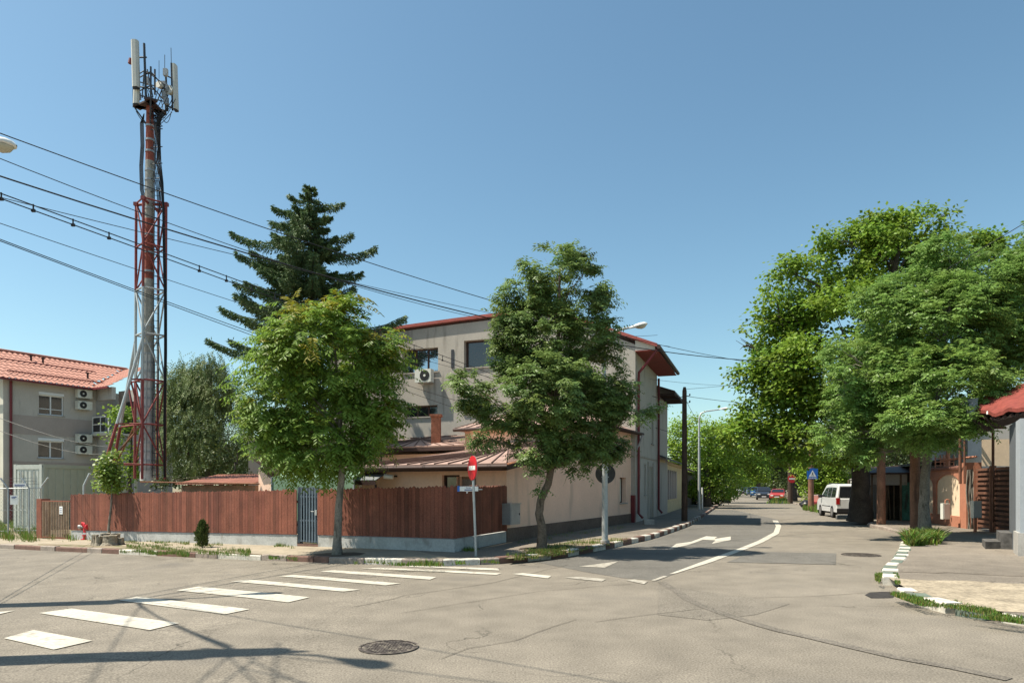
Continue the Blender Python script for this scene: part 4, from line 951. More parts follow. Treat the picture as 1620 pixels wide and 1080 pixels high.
# ================================================================ ANTENNA MAST
def mast():
    D = 28.0; B = W(232, 0, D); gz = g(B.x); B.z = gz
    t = thing('radio_mast', 'tall red and white concrete antenna mast in a steel lattice behind the fence', 'mast', tuple(B))
    def Z(py): return hz(py, D)
    top = Z(166)
    def R(z): k = (z-gz)/(top-gz); return .285-.145*k
    def X(z): k = (z-gz)/(top-gz); return (237-231.5)/FPX*D*k      # slight lean to the right
    for y0, y1, m in ((760, 560, 'mast_white'), (560, 442, 'mast_concrete'), (442, 347, 'mast_red'), (347, 255, 'mast_concrete'), (255, 166, 'mast_red')):
        z0, z1 = max(gz-.1, Z(y0)), Z(y1)
        s = MB(); s.cyl(B*1.0+Vector((X(z0), 0, z0-gz)), B+Vector((X(z1), 0, z1-gz)), R(z0), R(z1), 20); s.build('mast_section', m, t)
    for y in list(range(560, 750, 14))+[545, 530, 515, 430, 400, 372, 330, 300, 285, 270, 240, 222, 200]:
        z = Z(y); s = MB(); s.cyl(B+Vector((X(z), 0, z-gz-.04)), B+Vector((X(z), 0, z-gz+.04)), R(z)+.018, n=20); s.build('band', 'steel_grey', t)
    for k in range(10):
        a = k*PI/5; s = MB(); pts = []
        for y in (745, 650, 560): z = Z(y); pts.append(B+Vector((X(z)+math.cos(a)*(R(z)+.02), math.sin(a)*(R(z)+.02), z-gz)))
        s.tube(pts, .022, 4); s.build('reinforcing_strap', 'steel_grey', t)
    # lattice legs
    def col(y): return 'steel_red' if (y < 462 or y > 602) else 'galv'
    rot = math.radians(28+18); hw = .43
    corners = [(-hw, -hw), (hw, -hw), (hw, hw), (-hw, hw)]
    cs = [(math.cos(rot)*x-math.sin(rot)*y, math.sin(rot)*x+math.cos(rot)*y) for x, y in corners]
    def cp(i, y): z = Z(y); c = cs[i % 4]; return B+Vector((X(z)*.6+c[0]+.12, c[1], z-gz))
    levels = [322, 392, 460, 531, 603, 672, 735]
    for i in range(4):
        for y0, y1 in ((322, 460), (460, 603), (603, 758)):
            s = MB(); s.cyl(cp(i, y0), cp(i, y1), .055, n=8); s.build('lattice_leg', col((y0+y1)/2), t)
        for a in levels:
            s = MB(); s.cyl(cp(i, a), cp(i+1, a), .035, n=6); s.build('lattice_ring', col(a+5), t)
        for j, (a, b) in enumerate(zip(levels, levels[1:])):
            s = MB(); p, q = (cp(i, a), cp(i+1, b)) if (i+j) % 2 else (cp(i+1, a), cp(i, b)); s.cyl(p, q, .032, n=6); s.build('lattice_brace', col((a+b)/2), t)
    for i in range(4):
        s = MB(); z = Z(323); s.obox(cp(i, 326)-Vector((.08, .08, 0)), (.16, 0, 0), (0, .16, 0), (0, 0, .14)); s.cyl(cp(i, 326)+UP*.05, B+Vector((X(z), 0, z-gz)), .06, n=6); s.build('head_beam', 'steel_red', t)
    # raking props on the left
    for i, dx, dy in ((0, -1.35, -.5), (3, -1.5, .9)):
        f = cp(i, 755)+Vector((dx, dy, 0)); a = cp(i, 540)
        m1 = a.lerp(f, .62); s = MB(); s.cyl(a, m1, .06, n=8); s.build('prop', 'galv', t); s = MB(); s.cyl(m1, f, .06, n=8); s.build('prop', 'steel_red', t)
        for y, k in ((672, .62), (603, .3), (735, .9)):
            s = MB(); s.cyl(cp(i, y), a.lerp(f, k), .035, n=6); s.build('prop_tie', 'steel_red', t)
        s = MB(); s.cyl(cp(i, 672), a.lerp(f, .95), .035, n=6); s.build('prop_tie', 'rust', t)
        s = MB(); s.cyl(cp(i, 672), a.lerp(f, .3), .035, n=6); s.build('prop_tie', 'steel_red', t)
    # ladder
    lx = .38
    s = MB()
    for o_ in (-.14, .14):
        s.tube([B+Vector((X(Z(y))+lx+o_*.6, -.12+o_*.3, Z(y)-gz)) for y in (755, 600, 400, 195)], .018, 5)
    z = gz+.3
    while z < Z(196): s.cyl(B+Vector((X(z)+lx-.085, -.16, z-gz)), B+Vector((X(z)+lx+.085, -.08, z-gz)), .012, n=4); z += .3
    s.build('ladder', 'steel_dark', t)
    for y in (208, 236, 262, 285, 305): 
        z = Z(y); s = MB(); s.cyl(B+Vector((X(z), -.1, z-gz)), B+Vector((X(z)+.62, -.2, z-gz)), .02, n=5); s.build('cable_bracket', 'steel_dark', t)
    # cable runs
    def cable(ptspx, r, off_):
        s = MB(); s.tube([at(px, py, D+off_) for px, py in ptspx], r, 5); s.build('cable', 'black', t)
    for k in range(6):
        j = k*1.3
        cable([(255+j*.5, 178), (246+j, 200), (250+j*.6, 235), (247+j*1.2, 258), (255+j*.5, 290), (257+j*.4, 325), (258+j*.5, 400), (260+j*.6, 480), (260+j*.6, 560), (259+j*.5, 640), (259+j*.4, 755)], .015, -.3+.03*k)
    for k in range(4):
        j = k*1.6
        cable([(228, 180), (222+j, 195), (223+j, 230), (221+j, 262), (222+j, 300), (227+j, 322)], .018, -.15+.08*k)
    for k in range(5):
        j = k*1.7
        cable([(244+j, 182), (241+j, 205), (243+j, 232), (241+j*1.4, 262), (248+j, 300), (250+j, 330)], .017, .0+.08*k)
    # head platform
    zp = top-.1; c = B+Vector((X(zp), 0, zp-gz))
    ang = math.radians(-25)
    A = [c+Vector((math.cos(a)*.68, math.sin(a)*.68, 0)) for a in (math.radians(-60), math.radians(60), math.radians(180))]
    tri = [A[0], A[1], A[2]]
    for a, b in zip(tri, tri[1:]+tri[:1]):
        s = MB(); dd = (b-a).normalized(); n_ = Vector((-dd.y, dd.x, 0)); s.obox(a, b-a, n_*.28, UP*.07); s.build('platform_grating', 'dark_brown', t)
        for zz in (.55, 1.1):
            s = MB(); s.cyl(a+UP*zz, b+UP*zz, .025, n=5); s.build('guard_rail', 'steel_dark', t)
    for a in tri:
        s = MB(); s.cyl(a, a+UP*1.3, .035, n=6); s.build('guard_post', 'steel_dark', t)
        s = MB(); s.cyl(a+UP*.05, c-UP*.9, .03, n=6); s.build('strut', 'steel_dark', t)
    def P_(px, py, dy=0.): return at(px, py, D+dy)
    def pole(x0, y0, x1, y1, r, dy=0., m='steel_dark', n='antenna_pipe'): s = MB(); s.cyl(P_(x0, y0, dy), P_(x1, y1, dy), r, n=6); return s.build(n, m, t)
    pole(228, 69, 231, 158, .045, -.5); pole(245, 110, 245, 150, .035, -.2); pole(262, 112, 265, 176, .04, .2); pole(271, 100, 273, 175, .035, .3)
    pole(270.5, 76, 271, 100, .012, .3); pole(260.6, 87, 260.6, 115, .012, .2); pole(251.6, 96, 251.6, 125, .010, 0)
    pole(220, 91, 232, 91, .03, -.5); pole(219, 137, 246, 142, .03, -.4); pole(230, 115, 246, 119, .028, -.35); pole(230, 112, 262, 135, .022, -.2); pole(263, 120, 272, 124, .028, .25)
    pole(271, 108, 280, 109, .025, .3); pole(262, 166, 281, 176, .03, .25); pole(246, 135, 262, 141, .03, 0); pole(233, 110, 242, 154, .022, -.2); pole(257, 140, 248, 162, .022, 0); pole(231, 110, 219, 118, .02, -.5)
    pole(228, 112, 225, 155, .022, -.4)
    # panel antennas
    def panel(x0, y0, x1, y1, w_, dp, dy, n=8):
        a = P_(x0, y0, dy); b = P_(x1, y1, dy); s = MB(); 
        prof = [(-w_/2, 0), (-w_/2, -dp*.6), (-w_*.25, -dp), (w_*.25, -dp), (w_/2, -dp*.6), (w_/2, 0)]
        vs = [b+Vector((x, y, 0)) for x, y in prof]; s.prism(vs, a-b); o = s.build('panel_antenna', 'antenna_grey', t)
        e = MB(); vs = [b+Vector((x*.9, y*.9, -.05)) for x, y in prof]; e.prism(vs, UP*.05); e.build('end_cap', 'plastic_black', o)
    panel(214.5, 66, 216.5, 140, .28, .16, -.55); panel(278, 105, 280.3, 176, .15, .22, .3)
    panel(217, 141, 216, 165, .24, .1, -.4)
    for px, py, dy, r in ((250.5, 133, -.1, .16), (267, 142, .1, .2)):
        s = MB(); s.cyl(P_(px, py, dy), P_(px+2, py+1, dy)+Vector((0, .16, 0)), r, r*.7, 16); s.build('dish', 'antenna_grey', t)
    s = MB(); s.cyl(P_(206, 101, -.55), P_(207, 93, -.55), .09, .07, 8); s.cyl(P_(207, 97, -.55), P_(213, 97, -.5), .02); s.build('small_antenna', 'gutter_red', t)
    for px, py in ((260, 150), (263, 140), (259, 135), (262, 115), (263, 160), (232, 128), (219, 152)):
        s = MB(); q = P_(px, py, .1); s.box(q.x-.08, q.x+.08, q.y-.07, q.y+.07, q.z-.14, q.z+.14); s.build('radio_unit', 'steel_grey', t)
    rs = random.Random(3)
    for k in range(26):
        x0 = rs.uniform(215, 280); y0 = rs.uniform(140, 178); x1 = rs.uniform(225, 262); y1 = rs.uniform(176, 200)
        s = MB(); a = P_(x0, y0, rs.uniform(-.5, .5)); b = P_(x1, y1, rs.uniform(-.3, .3)); m_ = (a+b)/2-UP*rs.uniform(.15, .6)+Vector((rs.uniform(-.25, .25), 0, 0))
        pts = [a*(1-q)**2+m_*2*q*(1-q)+b*q*q for q in [i/7 for i in range(8)]]; s.tube(pts, .015, 4); s.build('loop_cable', 'black', t)
mast()
# ================================================================ STREET LAMPS AND POLES
def lamp_head(t, base, dirv, size=1.0, name='lamp_head'):
    d = Vector(dirv).normalized(); r = d.cross(UP).normalized(); u = r.cross(d)
    s = MB(); L = .62*size; n = 14; rows = [(0, .045, .045), (.12, .075, .06), (.25, .12, .085), (.4, .155, .10), (.52, .15, .09), (.60, .10, .06), (.64, .02, .02)]
    vs = []
    for x, a, b in rows:
        for j in range(n):
            th = 2*PI*j/n; z = math.sin(th); vs.append(base+d*x*size+r*math.cos(th)*a*size+u*(z*b*size if z > 0 else z*b*.35*size))
    fs = [(i*n+j, i*n+(j+1) % n, (i+1)*n+(j+1) % n, (i+1)*n+j) for i in range(len(rows)-1) for j in range(n)]
    s.add(vs, fs, True); s.add(vs[:n], [tuple(range(n))]); h = s.build(name, 'white_paint', t)
    s = MB(); vs = []; rows2 = [(.22, .06, .0), (.30, .125, .05), (.42, .145, .085), (.52, .12, .07), (.60, .03, .0)]
    for x, a, b in rows2:
        for j in range(n):
            th = PI+PI*j/(n-1); vs.append(base+d*x*size+r*math.cos(th)*a*size+u*(math.sin(th)*b*size-.028*size))
    fs = [(i*n+j, i*n+j+1, (i+1)*n+j+1, (i+1)*n+j) for i in range(len(rows2)-1) for j in range(n-1)]
    s.add(vs, fs, True); s.build('lamp_glass', 'bulb_glass', h)
def lamp1():
    B = G(957, 860, .12); t = thing('street_lamp', 'galvanised street lamp with curved arm rising through the corner tree', 'street lamp', tuple(B))
    s = MB(); top = Vector((B.x-.05, B.y, hz(545, B.y))); s.tube([B, B+UP*1.2, B+UP*3, top], [.085, .08, .07, .06], 12); s.build('pole', 'galv', t)
    e = at(1000, 517, B.y); s = MB(); s.tube([top, top+Vector((.05, 0, .22)), top+Vector((.18, 0, .33)), e], [.04, .035, .033, .03], 8); s.build('arm', 'galv', t)
    lamp_head(t, e-Vector((.08, 0, .04)), e-(top+Vector((.18, 0, .33))), .80)
    s = MB(); s.cyl(B, B+UP*.1, .13); s.build('base_collar', 'concrete', t)
    return B
LB = lamp1()
def sign_backs():
    d = Vector((.35, 1, 0)).normalized()
    t = thing('road_sign', 'round road sign seen from its dark back on the lamp post', 'road sign', tuple(LB+UP*1.9)); c = at(957, 749, LB.y)+Vector((0, -.09, 0))
    fn = Vector((-.25, -1, 0)).normalized(); c = Vector((LB.x, LB.y, hz(749, LB.y)))+(-fn)*.10
    s = MB(); s.disc(c, -fn, .27, .012, 32); s.build('plate', 'sign_back', t)
    s = MB(); 
    for z in (-.1, .1): s.obox(c-Vector((.1, 0, 0))+UP*z+fn*.02, (.2, 0, 0), fn*.02, UP*.03)
    s.cyl(c+fn*.0+UP*.1, c+fn*.10+UP*.1, .02, n=6); s.build('clamp', 'galv', t)
    s = MB(); s.obox(c+Vector((.12, 0, .02))+fn*.002, (.05, 0, 0), fn*.003, UP*.09); s.build('sticker', 'sign_back_light', t)
    t = thing('road_sign', 'pale inverted triangle sign back just above the round one on the lamp post', 'road sign', tuple(LB+UP*2.6))
    c = Vector((LB.x-.08, LB.y, hz(716, LB.y)))-fn*.10; r = Vector((1, -.25, 0)).normalized()
    s = MB(); s.prism([c-r*.30+UP*.22, c+r*.30+UP*.22, c-UP*.30], -fn*.012); s.build('plate', 'sign_back_light', t)
    s = MB(); s.obox(c-r*.1+UP*.05+fn*.02, r*.2, fn*.02, UP*.03); s.cyl(c+UP*.06, c+fn*.1+UP*.06, .02, n=6); s.build('clamp', 'galv', t)
sign_backs()
def lamp2():
    B = G(1106, 806, .12); t = thing('street_lamp', 'grey street lamp with bent arm beside the dark wooden pole down the side street', 'street lamp', tuple(B))
    s = MB(); z = hz(662, B.y); s.tube([B, B+UP*3, Vector((B.x, B.y, z)), Vector((B.x+.12, B.y, z+.35)), Vector((B.x+.5, B.y, z+.5)), Vector((B.x+1.4, B.y, z+.62))], [.09, .075, .055, .05, .045, .04], 10); s.build('pole', 'galv', t)
    lamp_head(t, Vector((B.x+1.35, B.y, z+.62)), (1, 0, .1), 1.0)
    B = G(1111, 805, .12); m = MB(); m.cyl(B, B+UP*1.5, .05); wp = m.build('post', 'white_paint'); tag(bpy.data.objects[wp.name], 'short white post behind the grey street lamp', 'post')
lamp2()
def no_entry():
    B = G(753, 879, .12); c = at(748, 740, B.y-.02); ax = (c-B); 
    t = thing('road_sign', 'red no entry sign on a leaning steel pole at the fence corner', 'road sign', tuple(B))
    s = MB(); s.tube([B, B.lerp(c, .5), c-UP*.1+Vector((0, .03, 0))], .028, 8); s.build('pole', 'galv', t)
    n = Vector((-.925, -.38, 0)).normalized(); n = Vector((-.93, -.42, .02)).normalized(); rr = UP.cross(n).normalized()
    r = .27; s = MB(); s.disc(c, n, r, .02, 40); f = s.build('sign_face', 'sign_red', t)
    s = MB(); s.obox(c-rr*.2-UP*.045+n*.021, rr*.4, n*.002, UP*.095); s.build('white_bar', 'sign_white', f)
    s = MB(); s.disc(c-n*.006, n, r*1.02, .005, 40); s.build('back_plate', 'sign_back_light', t)
no_entry()
def street_name():
    a = W(724, 0, 15.9); b = W(752, 0, 15.75)
    za, zb = hz(769, 15.9), hz(776.5, 15.9)
    t = thing('street_name_sign', 'small white street name plate with blue end on the corner of the board fence', 'street sign', (a.x, a.y, zb))
    d = (V2(b)-V2(a)).normalized(); n = Vector((d.y, -d.x, 0)); n = n if n.y < 0 else -n
    Lh = .52; s = MB(); s.obox(V2(a)+UP*zb, d*Lh, n*.012, UP*(za-zb)); p = s.build('plate', 'sign_white', t)
    s = MB(); s.obox(V2(a)+UP*(zb-.01)+n*.002, d*.06, n*.013, UP*(za-zb+.02)); s.build('blue_end', 'sign_blue', p)
    cu = bpy.data.curves.new('lettering', 'FONT'); cu.body = 'Strada'; cu.size = .05; cu.align_x = 'CENTER'; cu.extrude = .001
    o = bpy.data.objects.new('lettering', cu); COL.objects.link(o); bpy.context.view_layer.update()
    me = bpy.data.meshes.new_from_object(o); bpy.data.objects.remove(o); me.materials.clear(); me.materials.append(M['sign_navy'])
    o = bpy.data.objects.new('lettering', me); COL.objects.link(o)
    o.rotation_euler = (PI/2, 0, math.atan2(d.y, d.x)); me.transform(o.rotation_euler.to_matrix().to_4x4()); o.rotation_euler = (0, 0, 0)
    me.transform(Matrix.Translation(V2(a)+UP*(zb+.062)+d*.28+n*.015)); o.parent = p; o.location = (0, 0, 0)
    m = MB(); m.obox(V2(a)+UP*(zb+.02)+n*.012+d*.18, d*.2, n*.002, UP*.022); m.build('lettering', 'sign_navy', p)
    m = MB(); m.disc(V2(a)+UP*(zb-.03)+n*.0+d*.24, n, .02, .006, 10); m.build('stud', 'sign_white', t)
    st = MB(); st.cyl(V2(a)+UP*(zb+.04)+d*.5, V2(a)+UP*(zb+.04)+d*.62, .012); st.build('bracket', 'galv', t)
street_name()
def pole(px, py, ytop, r0, r1, m, lab, lean=0., h=None):
    B = G(px, py, .12); z = h if h else hz(ytop, B.y); t = thing('utility_pole', lab, 'utility pole', tuple(B), None)
    pts = [B+Vector((lean*k, random.uniform(-.02, .02), (z-B.z)*k)) for k in (0, .25, .5, .75, .97, 1)]
    s = MB(); s.tube(pts, [r0, r0*.8+r1*.2, (r0+r1)/2, r0*.3+r1*.7, r1, r1*.6], 12); s.build('shaft', m, t)
    top = B+Vector((lean, 0, z-B.z))
    for k in (.4, .7): 
        q = MB(); q.cyl(top-UP*k+Vector((r1, 0, 0)), top-UP*k+Vector((r1+.12, -.05, .0)), .012, n=5); q.cyl(top-UP*k+Vector((r1+.12, -.05, 0)), top-UP*(k-.09)+Vector((r1+.12, -.05, 0)), .03, n=8); q.build('insulator', 'plastic_black', t)
    return top
T_mid = pole(1083, 824, 612, .14, .10, 'pole_dark', 'dark wooden utility pole on the left pavement of the side street')
T_r2 = pole(1394, 829, 0, .17, .12, 'pole_brown', 'brown wooden pole between the thick maple trunk and the ash tree', h=8.3)
T_r1 = pole(1448, 846, 0, .155, .11, 'pole_brown', 'reddish brown wooden pole standing against the grey ash trunk', h=8.0)
T_sg = pole(1283, 806, 0, .19, .13, 'pole_brown', 'brown wooden pole that carries the blue pedestrian crossing sign', h=7.5)
T_dk = pole(1250, 796, 0, .24, .16, 'pole_dark', 'dark pole that carries the distant red no entry sign', h=7.0)
def far_signs():
    c = at(1282, 749, 47.5); B = G(1283, 806, .12); c = Vector((B.x, B.y-.24, hz(749, B.y)))
    t = thing('road_sign', 'square blue pedestrian crossing sign with white triangle on a brown pole', 'road sign', tuple(c)); r = .36
    s = MB(); s.box(c.x-r, c.x+r, c.y, c.y+.02, c.z-r, c.z+r); f = s.build('sign_face', 'sign_blue', t)
    s = MB(); s.prism([c+Vector((-.25, -.006, -.2)), c+Vector((.25, -.006, -.2)), c+Vector((0, -.006, .24))], Vector((0, .005, 0))); s.build('white_triangle', 'sign_white', f)
    s = MB(); y = -.009
    s.disc(c+Vector((0.0, y, .07)), (0, -1, 0), .028, .002, 12); s.prism([c+Vector((-.03, y, .04)), c+Vector((.03, y, .04)), c+Vector((.03, y, -.05)), c+Vector((-.03, y, -.05))], Vector((0, -.002, 0)))
    s.prism([c+Vector((-.03, y, -.05)), c+Vector((-.0, y, -.05)), c+Vector((-.05, y, -.15)), c+Vector((-.08, y, -.15))], Vector((0, -.002, 0))); s.prism([c+Vector((0, y, -.05)), c+Vector((.03, y, -.05)), c+Vector((.08, y, -.15)), c+Vector((.05, y, -.15))], Vector((0, -.002, 0)))
    s.build('walking_figure', 'plastic_black', f)
    s = MB()
    for k in range(5): s.box(c.x-.26+k*.11, c.x-.19+k*.11, c.y-.004, c.y-.001, c.z-.31, c.z-.25)
    s.build('stripes', 'sign_white', f)
    B = G(1250, 796, .12); c = Vector((B.x+.05, B.y-.3, hz(757, B.y)))
    t = thing('road_sign', 'distant round red no entry sign beside the red car', 'road sign', tuple(c))
    s = MB(); s.disc(c, (0, -1, 0), .38, .02, 32); f = s.build('sign_face', 'sign_red', t)
    s = MB(); s.box(c.x-.28, c.x+.28, c.y-.026, c.y-.021, c.z-.07, c.z+.07); s.build('white_bar', 'sign_white', f)
far_signs()
# off-frame poles on the left whose lamps and wires reach into the picture
def concrete_pole(B, H, lab, arm, head, extra=0):
    z = g(B.x); t = thing('utility_pole', lab, 'utility pole', (B.x, B.y, z))
    s = MB(); s.tube([B+UP*z, B+UP*(z+H)], [.24, .17], 12); s.build('shaft', 'concrete', t)
    top = B+UP*(z+H)
    s = MB(); s.tube([top-UP*.6, (top+arm)/2+UP*.12, arm], .035, 8); s.build('arm', 'galv', t)
    lamp_head(t, arm-Vector(head)*.1, head, 1.0)
    for k in range(2+extra):
        s = MB(); q = top-UP*(.5+.5*k); s.obox(q+Vector((-.5, -.05, 0)), (1.0, 0, 0), (0, .1, 0), (0, 0, .09)); s.build('crossarm', 'galv', t)
        for y in (-.45, -.25, .25, .45):
            s = MB(); s.cyl(q+Vector((y, 0, .09)), q+Vector((y, 0, .24)), .04, n=8); s.build('insulator', 'plastic_black', t)
    if extra:
        for dz, a, b in ((1.9, .34, .5), (3.2, .3, .36), (4.6, .26, .5)):
            s = MB(); q = top-UP*dz; s.box(q.x-.2, q.x+.2, q.y-.12-a*.3, q.y+.1, q.z-b, q.z+b); s.build('junction_box', 'steel_grey', t)
        for k in range(5):
            s = MB(); rr = .16+.02*k; q = top-UP*(1.0+.1*k); s.tube([q+Vector((0, math.cos(a)*rr, math.sin(a)*rr)) for a in [i*2*PI/16 for i in range(17)]], .02, 4); s.build('cable_coil', 'black', t)
    return top
PA = Vector((-7.0, 6.53, 0)); PB = Vector((-9.75, 9.95, 0))
TA = concrete_pole(PA, 8.1, 'concrete pole with street lamp and junction boxes beyond the left edge of the photo', Vector((-6.35, 6.15, 8.25)), (.86, -.5, .02), 2)
TB = concrete_pole(PB, 7.9, 'concrete pole whose lamp head pokes into the left edge of the photo', Vector((-8.13, 10.35, 6.88)), (.96, .25, .0), 1)
# ================================================================ WIRES
def wire(a, b, via=None, sag=None, r=.012, label='', n=36, m='wire_black', group=None, name='power_cable'):
    a, b = Vector(a), Vector(b)
    if via:
        k = (via[0]-CX)/FPX; tt = (k*a.y-a.x)/((b.x-a.x)-k*(b.y-a.y)); p = a.lerp(b, tt)
        sag = (p.z-hz(via[1], p.y))/(4*tt*(1-tt))
    pts = [a.lerp(b, i/n)-UP*(4*sag*(i/n)*(1-i/n)) for i in range(n+1)]
    s = MB(); s.tube(pts, r*.8, 5, False); o = s.build(name, m); tag(o, label, 'cable', group); return pts
def nearB(py): return Vector((PB.x, PB.y, hz(py, PB.y)))
def L_(px, py, d): return at(px, py, d)
wire(nearB(118), L_(1394, 590, 33), (400, 354), label='thin black wire, topmost on the left, running to the right hand poles')
wire(nearB(150), L_(1040, 530, 31), (210, 332), label='thin black wire, second from the top at the left edge', r=.010)
wire(nearB(196), L_(1394, 562, 33), (560, 449), label='thick black cable, third from the top at the left edge', r=.018)
wire(nearB(250), L_(1060, 548, 33), (210, 364), label='thin black wire crossing the mast just above the clamped double cable', r=.009)
for py, lab in ((215, 'upper strand of the double cable hung with spacer clamps'), (224, 'lower strand of the double cable hung with spacer clamps')):
    pts = wire(nearB(py), L_(860, 622 if py < 220 else 630, 32), (400, 452 if py < 220 else 459), label=lab, r=.014)
    if py > 220: low = pts
    else: upp = pts
def on_wire(pts, px):
    for a, b in zip(pts, pts[1:]):
        xa, xb = CX+FPX*a.x/a.y, CX+FPX*b.x/b.y
        if xa <= px <= xb: return a.lerp(b, (px-xa)/(xb-xa))
for px, nm in ((2, 'at the left edge of the photo'), (52, 'second from the left edge'), (115, 'third from the left edge'), (172, 'just left of the mast'), (315, 'first to the right of the mast'), (358, 'second to the right of the mast'), (398, 'in front of the dark spruce tips'), (435, 'above the yellow green tree'), (655, 'leftmost on the house wall'), (700, 'between the two upper windows'), (735, 'under the brown upper window')):
    a = on_wire(low, px); b = on_wire(upp, px)
    s = MB(); s.cyl(a-UP*.02, b+UP*.02, .013, n=6); s.obox(a+Vector((-.03, -.02, -.03)), (.06, 0, 0), (0, .04, 0), (0, 0, .05)); o = s.build('cable_clamp', 'plastic_black'); tag(o, 'small black spacer clamp on the double cable, '+nm, 'clamp', 'spacer clamps on the double cable')
wire(nearB(268), L_(790, 600, 33), (270, 444), label='thin sagging wire below the double cable', r=.009)
wire(nearB(284), L_(800, 655, 33), (215, 459), label='lowest thin cable at the left edge, upper of two', r=.011)
wire(nearB(287), L_(800, 672, 33), (215, 462), label='lowest thin cable at the left edge, lower of two', r=.011)
wire(T_mid-UP*.4, L_(1330, 640, 60), sag=.3, label='wire leaving the dark pole at head height of its clamps to the right', r=.014)
wire(T_mid-UP*.1, L_(1300, 585, 60), sag=.2, label='topmost wire from the dark pole to the far trees', r=.010)
wire(C0+SD*5+SN*.1+UP*6.2, T_mid-UP*.4, sag=.15, label='short black cable from the grey house wall to the dark pole', r=.02)
wire(C0+SD*6+SN*.1+UP*4.7, L_(1150, 690, 45), sag=.25, label='low black cable from the grey house across the side street', r=.018)
wire(C0+SD*4+SN*.1+UP*6.9, L_(1300, 598, 60), sag=.5, label='thin wire from the grey house eave into the far trees', r=.010)
wire(T_mid-UP*.45, L_(1106, 668, 43), sag=.1, label='short wire from the dark pole to the grey street lamp', r=.012)
wire(T_r1, Vector((17.5, 14.5, 11.4)), sag=.1, label='black wire rising to the right edge of the photo above the ash', r=.014)
for k, (e, s_) in enumerate((((7, -3, 8.0), .5), ((3, -4, 8.3), .4), ((9, 0, 8.2), .6), ((-6, -6, 8.0), .3), ((-2, -6, 7.5), .3))):
    wire(TA-UP*.4+Vector((0, -.6+.25*k, .2)), e, sag=s_, r=.014, label='cable over the junction behind the camera, run %s' % ['one', 'two', 'three', 'four', 'five'][k], group='cables above the camera')
for k, (s0, e) in enumerate(((TB, (-3, -5, 7.8)), (TB, (6, -1, 8.2)), (TA, (-4, -8, 7.2)), (TA, (0, -3, 7.9)))):  # unseen strands, added so their shadows cross in the foreground
    wire(Vector(s0)-UP*(.5+.12*k), e, sag=.3+.08*k, r=.013, label='unseen slack cable added behind the camera for its shadow, strand %s' % 'abcdefg'[k], group='cables above the camera')
for k in range(4):
    wire(TA-UP*(.4+.25*k)+Vector((0, .2*k-.3, .2)), TB-UP*(.5+.2*k)+Vector((0, .2*k-.3, .1)), sag=.15+.05*k, r=.018, label='cable strung between the two concrete poles at the left', group='cables between the concrete poles')
wire(nearB(560), W(170, 3.9, 38), sag=.3, r=.010, m='wire_white', label='pale thin wire to the grey house, upper')
wire(nearB(575), W(160, 3.5, 38), sag=.4, r=.010, m='wire_white', label='pale thin wire to the grey house, lower')
# ================================================================ HYDRANT, STUMP, SHRUB
def hydrant():
    B = G(136, 853, .125); t = thing('fire_hydrant', 'small red fire hydrant with white band on the pavement', 'fire hydrant', tuple(B)); s_ = .62/1.0
    def Zs(z): return B+UP*z*s_
    k = s_*1.65
    s = MB(); s.tube([Zs(0), Zs(.04)], [.15*k, .15*k], 16); s.tube([Zs(.04), Zs(.75)], [.085*k, .085*k], 16); s.tube([Zs(.2), Zs(.25)], [.12*k]*2, 16); s.tube([Zs(.72), Zs(.78)], [.11*k]*2, 16); s.tube([Zs(.78), Zs(.9), Zs(.97), Zs(1.0)], [.11*k, .10*k, .06*k, .02*k], 16); s.build('barrel', 'hydrant_red', t)
    s = MB(); s.cyl(Zs(.28), Zs(.38), .09*k, n=16); s.build('white_band', 'sign_white', t)
    for v, m, r in (((-1, -.2, 0), 'steel_grey', .045), ((.75, -.7, 0), 'hydrant_red', .07)):
        v = Vector(v).normalized(); s = MB(); s.cyl(Zs(.7), Zs(.7)+v*.2*k, r*k, n=12); s.cyl(Zs(.7)+v*.16*k, Zs(.7)+v*.23*k, (r+.02)*k, n=8); s.build('outlet', m, t)
    s = MB(); s.cyl(Zs(.86)+Vector((-.12*k, -.05, 0)), Zs(.86)+Vector((-.05*k, -.02, 0)), .06*k, n=10); s.build('cap', 'hydrant_red', t)
hydrant()
def stump():
    B = G(172, 862, .12); t = thing('tree_stump', 'old sawn grey tree stumps clustered round the small street tree', 'stump', tuple(B))
    for dx, dy, r, h in ((-.34, -.1, .10, .32), (-.18, -.2, .10, .28), (.14, -.15, .19, .30), (-.22, .2, .14, .34), (.08, .2, .15, .33), (.30, .08, .11, .22)):
        s = MB(); n = 14; rs = [1+.12*random.uniform(-1, 1) for _ in range(n)]
        rows = [(0, 1.35), (.3, 1.02), (.8, .95), (1, 1.0), (1.0, .0)]; vs = []
        for z, q in rows:
            for j in range(n): a = 2*PI*j/n; vs.append(B+Vector((dx+math.cos(a)*r*q*rs[j], dy+math.sin(a)*r*q*rs[j], h*z+random.uniform(-.01, .01))))
        s.add(vs, [(i*n+j, i*n+(j+1) % n, (i+1)*n+(j+1) % n, (i+1)*n+j) for i in range(4) for j in range(n)], False); s.build('stub', 'stump', t)
stump()
